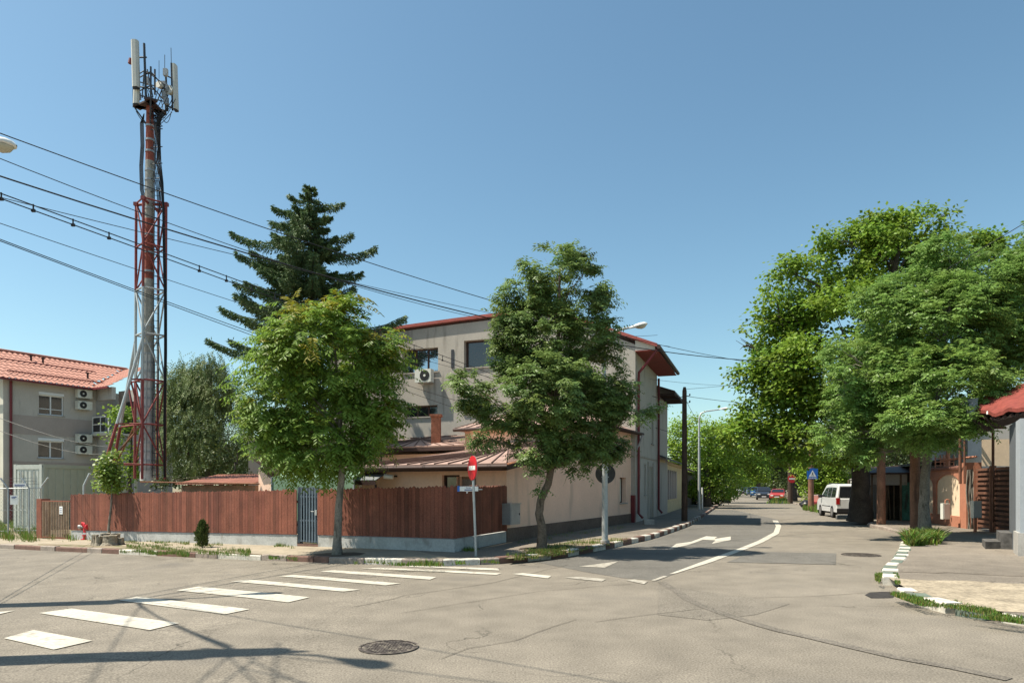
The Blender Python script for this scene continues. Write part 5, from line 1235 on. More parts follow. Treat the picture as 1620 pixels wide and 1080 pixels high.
# ================================================================ TREES
def np_mesh(name, V, F, mats, tint, parent):
    me = bpy.data.meshes.new(name); nv = len(V); nf, k = F.shape
    me.vertices.add(nv); me.vertices.foreach_set('co', V.astype(np.float32).ravel())
    me.loops.add(nf*k); me.loops.foreach_set('vertex_index', F.astype(np.int32).ravel())
    me.polygons.add(nf); me.polygons.foreach_set('loop_start', np.arange(0, nf*k, k, dtype=np.int32)); me.polygons.foreach_set('loop_total', np.full(nf, k, np.int32))
    for m in mats: me.materials.append(M[m])
    ca = me.color_attributes.new('tint', 'BYTE_COLOR', 'CORNER')
    c = np.ones((nf, k, 4), np.float32); c[:, :, :3] = np.clip(tint, 0, 1)[:, None, :]
    ca.data.foreach_set('color', c.ravel()); me.update(calc_edges=True)
    return link(name, me, parent)
def unit(v): return v/np.maximum(1e-9, np.linalg.norm(v, axis=-1, keepdims=True))
def leaves(P, A, Nn, L, Wd):
    """rhombic leaves: base P, axis A, normal Nn"""
    S = unit(np.cross(A, Nn)); L = L[:, None]; Wd = Wd[:, None]; n = len(P)
    V = np.stack([P, P+A*L*.45+S*Wd/2, P+A*L, P+A*L*.45-S*Wd/2], 1).reshape(-1, 3)
    return V, np.arange(n*4).reshape(n, 4)
def fronds(O, D, L, nl, ll, lw, droop, spread=1.1):
    """compound leaves: origins O, directions D, lengths L, nl leaflets"""
    n = len(O); s = np.linspace(.15, 1, nl); side = np.where(np.arange(nl) % 2, 1, -1).astype(float)
    Z = np.array([0, 0, 1.]); S = unit(np.cross(D, Z)+1e-6)
    P = O[:, None]+D[:, None]*(L[:, None]*s)[..., None]; P[..., 2] -= droop*(L[:, None]*s**2)
    T = D[:, None]+np.zeros((n, nl, 3)); T[..., 2] -= 2*droop*s; T = unit(T)
    A = unit(T*.55+S[:, None]*side[None, :, None]*spread+rng.normal(0, .18, (n, nl, 3))); A[..., 2] -= .25+.35*rng.random((n, nl)); A = unit(A)
    Nn = unit(np.cross(T, S[:, None])+rng.normal(0, .3, (n, nl, 3)))
    LL = ll*(1-.45*np.abs(s-.45))[None]*rng.uniform(.8, 1.15, (n, nl))
    return leaves(P.reshape(-1, 3), A.reshape(-1, 3), Nn.reshape(-1, 3), LL.ravel(), (LL*lw).ravel())
from mathutils import noise as mnoise
def in_lobes(lobes, n, shell=.55, seed=None, freq=None, thr=-.05):
    if freq:
        a, b, c = in_lobes(lobes, int(n*1.55), shell); o = Vector((rng.uniform(0, 50),)*3)
        v = np.array([mnoise.noise(Vector(p)*freq+o) for p in a]); k = np.argsort(-(v+rng.normal(0, .06, len(v))))[:n]; return a[k], b[k], c[k]
    vol = np.array([l[3]*l[4]*l[5] for l in lobes])**.75; idx = rng.choice(len(lobes), n, p=vol/vol.sum()); Lb = np.array(lobes)[idx]
    d = unit(rng.normal(size=(n, 3))); r = (shell**3+(1-shell**3)*rng.random(n))**(1/3)
    return Lb[:, :3]+d*r[:, None]*Lb[:, 3:6], d, idx
def px_lobes(lst, d, flat=1.0, dz=None, seed=5):
    rs = random.Random(seed); out = []
    for l in lst:
        px, py, rx, ry = l[:4]; off_ = l[4] if len(l) > 4 else rs.uniform(-.35, .35)
        k = d/FPX; dy = off_*rx*k*1.2
        p = at(px, py, d+dy); out.append((p.x, p.y, p.z, rx*k, rx*k*flat, ry*k))
    return out
def tree(name, label, base, trunk_px, d, lobes, kind, col, n_cl, bark='bark', r0=.15, group=None, tintf=None, fast=False, limbs=True, shell=.5, cl=.35, per=14, leaf=.12, twigs=60, crown_name='crown', nfreq=.9):
    B = Vector(base); t = thing(name, label, 'tree', tuple(B), group)
    pts = [B-UP*.05]+[at(x, y, d) for x, y in trunk_px]; n = len(pts)
    H = pts[-1].z-B.z; rad = [r0*(1.35 if i == 0 else 1-.8*(p.z-B.z)/H) for i, p in enumerate(pts)]
    def at_h(z):
        for a, b, ra, rb in zip(pts, pts[1:], rad, rad[1:]):
            if z <= b.z: k = max(0, (z-a.z)/max(1e-3, b.z-a.z)); return a.lerp(b, k), ra+(rb-ra)*k
        return pts[-1].copy(), rad[-1]
    # smooth trunk
    P2 = []; R2 = []
    for i in range(n-1):
        for k in range(3):
            f = k/3; P2.append(pts[i].lerp(pts[i+1], f)+Vector((random.uniform(-1, 1), random.uniform(-1, 1), 0))*r0*.09*(i+k > 0)); R2.append(rad[i]+(rad[i+1]-rad[i])*f)
    P2.append(pts[-1]); R2.append(rad[-1]*.7)
    s = MB(); s.tube(P2, R2, 12)
    C, dv, idx = in_lobes(lobes, n_cl, shell, freq=nfreq)
    if limbs:
        zlo = min(l[2]-l[5] for l in lobes)
        for l in lobes:
            c = Vector(l[:3]); zz = max(zlo+.06*H, min(pts[-1].z-.05*H, c.z-math.hypot(c.x-B.x, c.y-B.y)*.75-.2)); a, ra = at_h(zz)
            q1 = a.lerp(c, .45)+UP*(c-a).length*.08; rr = min(ra*.42, r0*.3); s.tube([a, q1, c], [rr, rr*.6, rr*.25], 6)
            for k in range(twigs//len(lobes)):
                e = Vector(in_lobes([l], 1, .7)[0][0]); m_ = a.lerp(c, random.uniform(.4, 1)); s.tube([m_, m_.lerp(e, .5)+UP*.1, e], [rr*.3, rr*.2, rr*.06], 4, False)
    s.build('trunk', bark, t)
    # foliage
    if kind in ('frond', 'fine'):
        per_ = per; O = np.repeat(C, per_, 0)+rng.normal(0, cl*.45, (n_cl*per_, 3))*np.array([1, 1, .6]); Dd = np.repeat(dv, per_, 0)+rng.normal(0, .65, (n_cl*per_, 3)); Dd[:, 2] *= .5; Dd[:, 2] += .15
        Dd = unit(Dd); m_ = len(O)
        if kind == 'frond': V, F = fronds(O, Dd, rng.uniform(.32, .62, m_), 13, leaf, .31, .4); k = 13
        else: V, F = fronds(O, Dd, rng.uniform(.16, .30, m_), 7, leaf, .34, .3); k = 7
        ct = np.repeat(tintf(C), per_*k, 0)
    elif kind == 'droop':
        per_ = per; k = 12; O = np.repeat(C, per_, 0)+rng.normal(0, cl*.5, (n_cl*per_, 3)); Dd = unit(np.repeat(dv, per_, 0)*.3+rng.normal(0, .25, (n_cl*per_, 3))+np.array([0, 0, -.9])); m_ = len(O)
        V, F = fronds(O, Dd, rng.uniform(.4, .9, m_), k, leaf, .42, .1); ct = np.repeat(tintf(C), per_*k, 0)
    else:
        per_ = per; m_ = n_cl*per_; Oo = rng.normal(0, 1, (m_, 3)); O = np.repeat(C, per_, 0)+Oo*np.array([1, 1, .55])*cl*.6
        A = unit(Oo*np.array([1, 1, .4])+rng.normal(0, .7, (m_, 3))); A[:, 2] -= .35; A = unit(A); Nn = unit(rng.normal(0, .55, (m_, 3))+np.array([0, 0, 1.])+np.repeat(dv, per_, 0)*.6)
        V, F = leaves(O, A, Nn, leaf*rng.uniform(.7, 1.25, m_), leaf*rng.uniform(.65, 1.05, m_)); ct = np.repeat(tintf(C), per_, 0)
    nf = len(F); tint = ct*rng.uniform(.82, 1.16, (nf, 1))
    np_mesh(crown_name, V, F, [col], tint, t)
    return t
def plain(a=.85, v=.15, warm=0.):
    def f(C):
        b = a+rng.normal(0, v*.5, len(C)); w_ = rng.normal(0, warm, len(C)); return np.stack([b*(1+w_), b, b*(1-w_)], 1)
    return f
leafmat('leaf_ailanthus', (.25, .36, .075), .42, .5, .25)
leafmat('leaf_ash', (.20, .29, .085), .40, .42, .3)
leafmat('leaf_ash_light', (.23, .37, .09), .45, .42, .3)
leafmat('leaf_maple', (.21, .33, .04), .42, .5, .25)
leafmat('leaf_bright', (.28, .42, .05), .45, .5, .3)
leafmat('leaf_young', (.24, .34, .06), .45, .45, .4)
leafmat('leaf_olive', (.16, .215, .07), .25, .55, .25)
leafmat('leaf_dark', (.075, .11, .03), .25, .5, .3)
leafmat('needle', (.11, .175, .07), .15, .6, .25)
# -- ailanthus in front of the gate
dA = G(533, 877, .12); d = dA.y
lb = px_lobes([(520, 560, 88, 80), (450, 610, 60, 75), (585, 605, 50, 68), (520, 680, 92, 62), (436, 660, 40, 58), (606, 662, 36, 42), (560, 515, 40, 42), (475, 540, 50, 40), (548, 480, 20, 18), (480, 490, 20, 18), (500, 708, 82, 34), (596, 545, 28, 34), (418, 575, 28, 36)], d, .95)
def tA(C):
    n = len(C); z = (C[:, 2]-C[:, 2].min())/(np.ptp(C[:, 2])); b = .75+rng.normal(0, .09, n); T = np.stack([b*.9, b, b*.8], 1)
    y = (rng.random(n) < .12+.45*np.clip((z-.55)*2, 0, 1)); T[y] *= np.array([1.25, 1.05, .8]); o = y & (rng.random(n) < .65*z); T[o] *= np.array([1.15, .78, .6]); return T
tree('street_tree', 'rounded broadleaf tree with yellow and rust tips before the metal gate', dA, [(534, 850), (536, 800), (540, 760), (541, 700), (535, 630), (530, 560), (525, 510)], d, lb, 'frond', 'leaf_ailanthus', 640, 'bark_grey', .10, tintf=tA, shell=.5, cl=.27, per=6, leaf=.16, nfreq=1.3)
# -- ash at the corner
dB = G(857, 868, .12); d = dB.y
lb = px_lobes([(880, 440, 58, 45), (832, 482, 40, 52), (925, 480, 40, 58), (870, 540, 85, 60), (800, 545, 28, 45), (935, 560, 45, 55), (872, 615, 85, 50), (830, 600, 50, 50), (765, 628, 38, 24), (732, 603, 26, 16), (800, 655, 34, 22), (772, 692, 26, 12), (965, 615, 38, 35), (1003, 655, 32, 20), (1025, 645, 14, 18), (905, 680, 60, 40), (850, 700, 40, 38), (856, 750, 24, 22), (905, 725, 36, 24), (945, 700, 38, 35), (812, 690, 20, 14), (785, 500, 12, 22), (930, 425, 14, 20), (950, 520, 25, 30), (930, 650, 50, 30)], d, .9)
tree('street_tree', 'tall irregular dark green ash at the corner hiding part of the grey house', dB, [(858, 840), (853, 812), (856, 790), (868, 765), (874, 720), (880, 650), (882, 580), (884, 500), (886, 420)], d, lb, 'fine', 'leaf_ash', 900, 'bark', .11, tintf=plain(.88, .35, .06), shell=.4, cl=.18, per=17, leaf=.13, twigs=130, nfreq=1.5)
# -- young tree in the stump
dC = G(173, 856, .12); d = dC.y
lb = px_lobes([(175, 738, 20, 24), (166, 748, 14, 22), (190, 757, 13, 17), (174, 765, 20, 14)], d, 1)
tree('street_tree', 'young light green tree growing out of the stumps near the hydrant', dC, [(172, 835), (176, 800), (177, 775), (176, 745)], d, lb, 'leaf', 'leaf_young', 190, 'bark_grey', .05, tintf=plain(.85, .25, .1), shell=.2, cl=.15, per=9, leaf=.11, nfreq=None)
# -- cypress shrub
def shrub():
    B = G(320, 866, .12); t = thing('shrub', 'small upright conifer shrub on the pavement edge below the long fence', 'shrub', tuple(B)); n = 2600
    z = rng.random(n)**.8; a = rng.uniform(0, 2*PI, n); r = .135*np.sin(np.clip(z*.9+.12, 0, 1)*PI)**.6*(1+.3*np.sin(a*3+z*9)+.2*np.sin(a*5-z*17)); rr = r*np.sqrt(rng.uniform(.2, 1, n))
    O = np.stack([B.x+np.cos(a)*rr, B.y+np.sin(a)*rr, B.z+.03+z*.66+rng.normal(0,.03,n)], 1); A = unit(np.stack([np.cos(a)*.5, np.sin(a)*.5, np.ones(n)], 1)+rng.normal(0, .2, (n, 3)))
    V, F = leaves(O, A, unit(rng.normal(size=(n, 3))), np.full(n, .09), np.full(n, .022)); np_mesh('foliage', V, F, ['leaf_dark'], plain(.9, .3, .1)(O), t)
    s = MB(); s.cyl(B, B+UP*.35, .02); s.build('stem', 'bark', t)
shrub()
# -- spruce
def spruce():
    D = 31.0; B = W(497, 0, D); B.z = g(B.x); t = thing('spruce_tree', 'dark green spruce with drooping branches rising behind the yellow green tree', 'tree', tuple(B))
    top = at(490, 300, D); s = MB(); tp = lambda z: B.lerp(top, (z-B.z)/(top.z-B.z)); s.tube([B, tp(8), top], [.28, .14, .02], 10)
    k = FPX/D; br = []
    spec = [(300, 12), (312, 26), (325, 40), (340, 52), (355, 62), (372, 78), (390, 90), (408, 100), (425, 105), (445, 112), (462, 118), (480, 128), (500, 134), (520, 145), (545, 150), (575, 150), (610, 150), (650, 140)]
    for y, ln in spec:
        nb = 8 if y > 330 else 5
        for j in range(nb):
            a = j*2*PI/nb+random.uniform(-.4, .4)+y*.7; l = ln/k*random.uniform(.42, .92)*(1.0 if math.cos(a) < 0 else .72); z = hz(y+random.uniform(-6, 10), D)+.1*l; br.append((a, l, z))
    # the long reaching limbs of the photo
    for px, py, off_ in ((432, 322, -.3), (366, 360, 0), (374, 392, -.8), (371, 438, .3), (350, 478, -.2), (330, 528, .2), (543, 316, .2), (556, 364, -.2), (594, 384, 0), (572, 425, .4), (560, 447, -.5), (640, 492, 0), (430, 345, .8), (390, 500, .6)):
        e = at(px, py, D+off_); v = e-tp(e.z); br.append((math.atan2(e.y-tp(e.z).y, e.x-tp(e.z).x), math.hypot(v.x, v.y), e.z-.05))
    O = []; A = []; T = []
    for a, l, z in br:
        d2 = np.array([math.cos(a), math.sin(a), 0]); p0 = np.array(tp(z-.05*l)); n = max(5, int(l*12)); pts = []
        ph = random.uniform(0, 9)
        for i in range(n+1):
            q = i/n; p = p0+d2*l*q; p[2] += -.16*l*math.sin(q*PI*.85)+.08*l*q*q; pts.append(p)
        s.tube([Vector(p) for p in pts[::max(1, n//5)]], [.045*(1-.8*i/ len(pts[::max(1, n//5)])) for i in range(len(pts[::max(1, n//5)]))], 5, False)
        pts = np.array(pts); m = int(l*430); q = rng.random(m)**.7; ip = np.minimum((q*n).astype(int), n-1); base = pts[ip]+(pts[ip+1]-pts[ip])*(q*n-ip)[:, None]
        side = np.array([-d2[1], d2[0], 0]); wd = (.42*(1-q)+.10)*min(1, l/2.0); sd = rng.uniform(-1, 1, m)*wd
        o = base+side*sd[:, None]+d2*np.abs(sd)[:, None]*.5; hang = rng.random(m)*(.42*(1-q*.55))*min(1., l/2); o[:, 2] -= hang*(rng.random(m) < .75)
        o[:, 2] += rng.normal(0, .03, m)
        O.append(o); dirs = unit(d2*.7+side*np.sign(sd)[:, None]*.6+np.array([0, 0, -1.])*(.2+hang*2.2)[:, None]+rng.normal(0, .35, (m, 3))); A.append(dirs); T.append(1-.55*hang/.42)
    for i in range(14):
        z = top.z-i*.07; m = 20; a = rng.uniform(0, 2*PI, m); O.append(np.array(tp(z))[None]+np.zeros((m, 3))); A.append(unit(np.stack([np.cos(a), np.sin(a), np.full(m, .8)], 1))); T.append(np.ones(m))
    O = np.concatenate(O); A = np.concatenate(A); T = np.concatenate(T); n = len(O)
    V, F = leaves(O, A, unit(rng.normal(size=(n, 3))), rng.uniform(.10, .20, n), rng.uniform(.035, .06, n))
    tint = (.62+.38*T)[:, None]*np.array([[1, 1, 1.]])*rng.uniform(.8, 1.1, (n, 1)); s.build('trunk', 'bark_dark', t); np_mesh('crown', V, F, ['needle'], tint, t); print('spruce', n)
spruce()
# -- trees behind the mast
def bgtree(px, base_y, D, lobes, kind, col, n_cl, label, tr=.2, per=14, leaf=.14, cl=.5, shell=.5, tint=(.85, .2, .06), name='tree', top=None, group=None, bark='bark_dark', base_px=None):
    B = W(px, 0, D); B.z = g(B.x)+.05; lb = px_lobes(lobes, D, .9); tz = min(l[1] for l in lobes)
    return tree(name, label, B, [(px, HY-40), (px+3, (tz+HY)/2), (px+4, tz+10)], D, lb, kind, col, n_cl, bark, tr, group, plain(*tint), shell=shell, cl=cl, per=per, leaf=leaf, twigs=40)
bgtree(330, 760, 36, [(315, 640, 55, 65), (350, 660, 45, 75), (275, 650, 28, 50), (330, 600, 45, 40), (295, 600, 30, 30), (365, 700, 30, 60), (290, 710, 45, 45), (265, 620, 18, 25), (330, 575, 25, 15)], 'droop', 'leaf_olive', 560, 'large olive green weeping tree between the mast and the yellow green tree', .25, per=10, leaf=.13, cl=.5)
bgtree(205, 760, 33, [(200, 690, 25, 40), (215, 730, 25, 30), (190, 655, 14, 18)], 'leaf', 'leaf_maple', 130, 'green shrubby tree behind the lattice legs of the mast', .12, leaf=.14, cl=.3)
bgtree(372, 770, 30, [(370, 752, 26, 9), (250, 762, 20, 10), (345, 700, 24, 50)], 'leaf', 'leaf_dark', 120, 'dark undergrowth behind the red roofed hut', .08, leaf=.12, cl=.25)
bgtree(600, 770, 29, [(600, 690, 30, 30), (470, 730, 40, 30), (560, 700, 30, 40)], 'leaf', 'leaf_dark', 110, 'dark bushy tree filling the yard behind the yellow green tree', .1, leaf=.14, cl=.35)
# -- big maple and ash on the right
dM = G(1360, 824, .12); d = dM.y
lb = px_lobes([(1400, 405, 90, 62), (1400, 372, 50, 34), (1465, 365, 55, 36), (1335, 400, 50, 38), (1275, 465, 70, 62), (1220, 545, 55, 45), (1340, 560, 120, 110), (1235, 650, 70, 50), (1500, 440, 85, 80), (1570, 425, 40, 48), (1555, 385, 26, 18), (1185, 600, 32, 22), (1175, 690, 35, 28), (1300, 690, 100, 50), (1420, 620, 90, 90), (1180, 545, 22, 14), (1250, 590, 60, 50), (1600, 500, 40, 60), (1440, 345, 25, 16), (1490, 340, 18, 15), (1310, 375, 20, 14), (1230, 500, 40, 35), (1390, 355, 35, 20), (1250, 430, 30, 24)], d, .8)
tree('maple_tree', 'huge dark trunked maple spreading over the side street behind the white van', dM, [(1362, 780), (1360, 730), (1370, 660), (1390, 560), (1410, 450), (1425, 370)], d, lb, 'leaf', 'leaf_maple', 2000, 'bark_dark', .42, tintf=plain(.85, .26, .08), shell=.6, cl=.36, per=38, leaf=.17, nfreq=.75, twigs=160)
dH = G(1463, 848, .12); d = dH.y
lb = px_lobes([(1470, 520, 110, 85), (1395, 600, 80, 80), (1500, 610, 80, 62, -.7), (1590, 520, 70, 68), (1540, 450, 70, 60), (1385, 670, 68, 42), (1475, 668, 70, 36, -1.0), (1345, 635, 40, 50), (1340, 560, 35, 45), (1635, 460, 55, 80), (1655, 400, 40, 50), (1440, 470, 50, 50), (1500, 400, 40, 28), (1650, 560, 60, 60), (1320, 680, 24, 28), (1400, 715, 38, 18), (1390, 480, 30, 30), (1560, 575, 38, 26), (1330, 600, 30, 30)], d, .85)
tree('ash_tree', 'broad light green ash with grey trunk standing against the reddish brown pole', dH, [(1462, 800), (1464, 750), (1470, 690), (1485, 600), (1500, 500), (1510, 430)], d, lb, 'fine', 'leaf_ash_light', 1500, 'bark_grey', .16, tintf=plain(.86, .24, .05), shell=.55, cl=.30, per=19, leaf=.15, nfreq=.9, twigs=160)
# -- rows of trees down the side street
rows = [
 (1118, 800, 53, [(1095, 690, 45, 35), (1125, 720, 45, 50), (1070, 710, 28, 30), (1150, 690, 30, 28), (1140, 760, 40, 30), (1110, 765, 30, 25)], 'leaf_bright', 420, 'bright green tree just behind the grey street lamp on the left pavement', .3),
 (1150, 790, 70, [(1160, 700, 40, 40), (1190, 720, 38, 42), (1150, 740, 35, 28), (1130, 730, 40, 40)], 'leaf_maple', 330, 'mid green tree on the left of the side street behind the bright one', .3),
 (1135, 790, 60, [(1130, 775, 28, 16), (1110, 780, 25, 18), (1085, 775, 20, 18), (1145, 765, 18, 14)], 'leaf_dark', 220, 'dark low bush over the parked car on the left', .15),
 (1255, 790, 74, [(1240, 710, 45, 35), (1210, 700, 35, 30), (1280, 700, 40, 35), (1250, 745, 35, 18)], 'leaf_dark', 330, 'green street tree above the far red car', .35),  # dark leaf colour carries the shadow below the maple canopy
 (1300, 800, 56, [(1300, 755, 32, 18), (1320, 740, 28, 20), (1290, 775, 16, 14), (1335, 762, 25, 12), (1275, 735, 22, 16)], 'leaf_bright', 300, 'bright yellow green tree behind the blue pedestrian sign', .2),
 (1200, 780, 130, [(1185, 735, 30, 18), (1215, 735, 28, 20), (1240, 740, 26, 18), (1155, 745, 25, 14), (1205, 750, 30, 10)], 'leaf_dark', 330, 'hazy green tree crowns at the far end of the side street', .4),  # leaf colour darkened to hold the shadows among the far trees
 (1225, 780, 105, [(1215, 750, 22, 10), (1235, 745, 20, 14), (1180, 750, 20, 10)], 'leaf_bright', 160, 'light green tree over the distant parked cars', .3),
 (1375, 790, 48, [(1380, 720, 50, 40), (1430, 700, 60, 50), (1490, 700, 60, 40)], 'leaf_dark', 260, 'dark tree mass behind the shacks on the right', .3),
 (1160, 780, 180, [(1150, 745, 22, 14), (1170, 742, 22, 12), (1135, 740, 22, 18)], 'leaf_dark', 120, 'small dark tree crowns at the vanishing end of the street', .4),
]
for px, by, D, lb_, col, n_, lab, tr in rows:
    k = D/53
    bgtree(px, by, D, lb_, 'leaf', col, n_, lab, tr, per=34, leaf=.18*k**.7, cl=.55*k**.6, shell=.4, name='tree')
for i, (px, D, yt) in enumerate([(1055, 85, 735), (1100, 95, 720), (1150, 115, 722), (1265, 100, 715), (1310, 85, 705), (1350, 75, 700), (1400, 62, 690), (1450, 58, 690), (1500, 55, 690), (1560, 52, 690), (1240, 160, 735), (1200, 200, 742), (1170, 210, 748)]):
    bgtree(px, 770, D, [(px-18, (yt+765)/2+6, 26, (770-yt)/2), (px+18, (yt+765)/2+8, 26, (770-yt)/2-3), (px, (yt+760)/2, 24, (765-yt)/2+3), (px, 765, 34, 12)], 'leaf', ['leaf_dark', 'leaf_dark', 'leaf_maple'][i % 3], 150, 'dark green background tree filling the end of the side street view', .25, per=30, leaf=.2*(D/60)**.7, cl=.6*(D/60)**.7, shell=.3, name='tree', group='background trees filling the end of the view')
for i, (px, D, yt) in enumerate([(300, 52, 690), (350, 50, 680), (240, 54, 700), (410, 48, 690), (470, 46, 700), (190, 58, 720)]):
    bgtree(px, 770, D, [(px-25, (yt+770)/2, 34, (770-yt)/2), (px+25, (yt+770)/2, 34, (770-yt)/2)], 'leaf', 'leaf_dark', 130, 'dark tree far behind the board fence and low houses', .25, per=26, leaf=.2, cl=.6, shell=.3, name='tree', group='dark trees far behind the board fence')
# ================================================================ FAR BUILDINGS ON THE SIDE STREET
def yellow_house():
    O = C1+SD*.3+SN*.05; L = 15.5; t = thing('house', 'low yellow house with a row of blind arches and grey roof on the side street', 'house', tuple(O))
    w_ = MB(); w_.obox(O+UP*0, SD*L, -SN*6, UP*3.2); w_.build('wall', 'yellow_wall', t)
    for i in range(7):
        s0 = 3.2+i*1.15; a = MB(); n = 8; wd = .72; 
        pts = [O+SD*s0+UP*.9, O+SD*(s0+wd)+UP*.9]+[O+SD*(s0+wd/2+wd/2*math.cos(k*PI/n))+UP*(2.35+wd/2*math.sin(k*PI/n)) for k in range(n+1)]
        a.prism([p+SN*.02 for p in pts], SN*.04); a.build('arch_panel', 'stucco_brown', t)  # brown tone stands in for the shade inside the arches
    p = MB(); p.obox(O+SN*.04, SD*L, SN*.04, UP*.75); p.build('plinth', 'pink_plinth' if False else 'yellow_wall', t)
    c = MB(); c.obox(O+UP*3.0+SN*.02, SD*L, SN*.12, UP*.14); c.build('cornice', 'yellow_wall', t)
    r = MB(); r.prism([O+SN*.5+UP*3.12, O-SN*3+UP*4.5, O-SN*3+UP*4.6, O+SN*.5+UP*3.22], SD*L); r.build('roof', 'sign_back', t)
    r = MB(); r.prism([O-SN*.6+UP*3.4, O-SN*.6+UP*4.2, O-SN*3+UP*4.9, O-SN*3+UP*3.4], SD*9); r.build('attic_wall', 'stucco_cream', t)
    r = MB(); r.prism([O-SN*.3+UP*4.2, O-SN*3+UP*5.0, O-SN*3+UP*5.1, O-SN*.3+UP*4.3], SD*9.3); r.build('attic_roof', 'stucco_cream', t)
    O2 = O+SD*(L+.3); t = thing('house', 'dark low house beyond the yellow arched one, mostly hidden by leaves', 'house', tuple(O2))
    w_ = MB(); w_.obox(O2, SD*14, -SN*6, UP*2.9); w_.build('wall', 'shack_grey', t)
    r = MB(); r.prism([O2+SN*.4+UP*2.85, O2-SN*3+UP*4.3, O2-SN*3+UP*4.4, O2+SN*.4+UP*2.95], SD*14); r.build('roof', 'dark_brown', t)
    for k in (2, 6, 10): m = MB(); m.obox(O2+SD*k+SN*.01+UP*1, SD*1.2, SN*.03, UP*1.2); m.build('window', 'glass_dark', t)
yellow_house()
def far_house():
    A = W(1140, 0, 205); t = thing('house', 'pale house at the far end of the side street', 'house', tuple(A))
    m = MB(); m.obox(A, (9, 0, 0), (0, 9, 0), (0, 0, 7.5)); m.build('wall', 'stucco_cream', t)
    m = MB(); m.prism([A+Vector((-.5, -.6, 7.5)), A+Vector((9.5, -.6, 7.5)), A+Vector((9.5, 5, 10)), A+Vector((-.5, 5, 10))], UP*.2); m.build('roof', 'roof_red', t)
    for k in range(2): m = MB(); m.obox(A+Vector((2+k*4, -.03, 3)), (1.5, 0, 0), (0, .02, 0), (0, 0, 1.6)); m.build('window', 'glass_dark', t)
far_house()
# ================================================================ RIGHT PROPERTY
GP = V2(G(1533, 836, .12)); Wp = Vector((17.9, 29.2, 0)); wd_ = (Wp-GP).normalized(); rn = Vector((-wd_.y, wd_.x, 0)); rn = rn if rn.x < 0 else -rn
def arch_wall():
    t = thing('garden_wall', 'terracotta framed garden wall with cream arched panels beside the ash', 'wall', tuple(GP))
    O = GP+wd_*.55+UP*.12; L = 6.2; h = 2.35
    b = MB(); b.obox(O-UP*.1, wd_*L, -rn*.25, UP*(h-.1)); b.build('panel_wall', 'peach', t)
    f = MB(); n = 2; pw = L/n
    for i in range(n):
        s0 = i*pw; c0, c1 = s0+.22, s0+pw-.22; k = 12
        zc = h-.75; R_ = (c1-c0)/2
        f.obox(O+wd_*(s0)+rn*.05-UP*.1, wd_*.22, -rn*.05, UP*(zc+.1)); f.obox(O+wd_*c1+rn*.05-UP*.1, wd_*.22, -rn*.05, UP*(zc+.1))
        pr = [(s0, h-.12), (s0, zc), (c0, zc)]+[((c0+c1)/2-R_*math.cos(PI*j/k), zc+.42*math.sin(PI*j/k)) for j in range(1, k)]+[(c1, zc), (s0+pw, zc), (s0+pw, h-.12)]
        for (x0, z0_), (x1, z1_) in zip(pr[1:-1], pr[2:-1]):
            if abs(x1-x0) > 1e-4: f.prism([O+wd_*x0+UP*z0_+rn*.0, O+wd_*x1+UP*z1_, O+wd_*x1+UP*(h-.12), O+wd_*x0+UP*(h-.12)], rn*.05)
    f.obox(O+rn*.052-UP*.1, wd_*L, -rn*.052, UP*.52); f.build('frame', 'terracotta', t)
    p = MB(); p.obox(GP+rn*.09, wd_*.55, -rn*.5, UP*2.55); p.build('end_pillar', 'terracotta', t)
    c = MB()
    for i in range(48):
        k = random.uniform(.7, 1.1); c.tint = (k*.6, k*.6, k*.6); c.cyl(O+wd_*(L*i/48+.05)+UP*(h-.10)+rn*.14, O+wd_*(L*i/48+.05)+UP*(h-.02)-rn*.3, .06, n=6)
    c.build('coping_tiles', 'tile_red', t)
arch_wall()
def gas_box(px, py, wpx, hpx, D, lab, leg):
    c = at(px, py, D); wm = wpx/FPX*D; hm = hpx/FPX*D
    t = thing('meter_box', lab, 'meter box', (c.x, c.y, .12)); u_ = -wd_*1.0
    d = Vector((.45, -.89, 0)).normalized(); r_ = Vector((d.y, -d.x, 0))
    o = V2(c)+UP*c.z
    b = MB(); b.obox(o, Vector((.95, .1, 0)).normalized()*wm, Vector((.25, 1, 0)).normalized()*.28, UP*hm); b.build('case', 'off_white', t)
    b = MB(); b.obox(o+Vector((.03, -.012, .03)), Vector((.95, .1, 0)).normalized()*(wm-.06), (0, .01, 0), UP*(hm-.06)); b.build('door', 'white_paint', t)
    if leg:
        b = MB(); b.cyl(V2(o)+Vector((.15, .15, .12)), o+Vector((.15, .15, 0)), .05, n=8); b.build('leg', 'terracotta', t)
    b = MB(); q = o+Vector((wm*.5, .1, hm)); b.tube([q, q+UP*.12, q+UP*.16+Vector((.08, 0, 0)), q+UP*.12+Vector((.16, 0, 0)), q+Vector((.16, 0, 0))], .02, 6); b.build('pipe', 'terracotta', t)
gas_box(1492, 821, 12, 25, 25.6, 'white meter box fixed low on the cream arched wall', False)
gas_box(1540.5, 819, 14, 27, 23.0, 'white meter box on a terracotta post by the slatted gate', True)
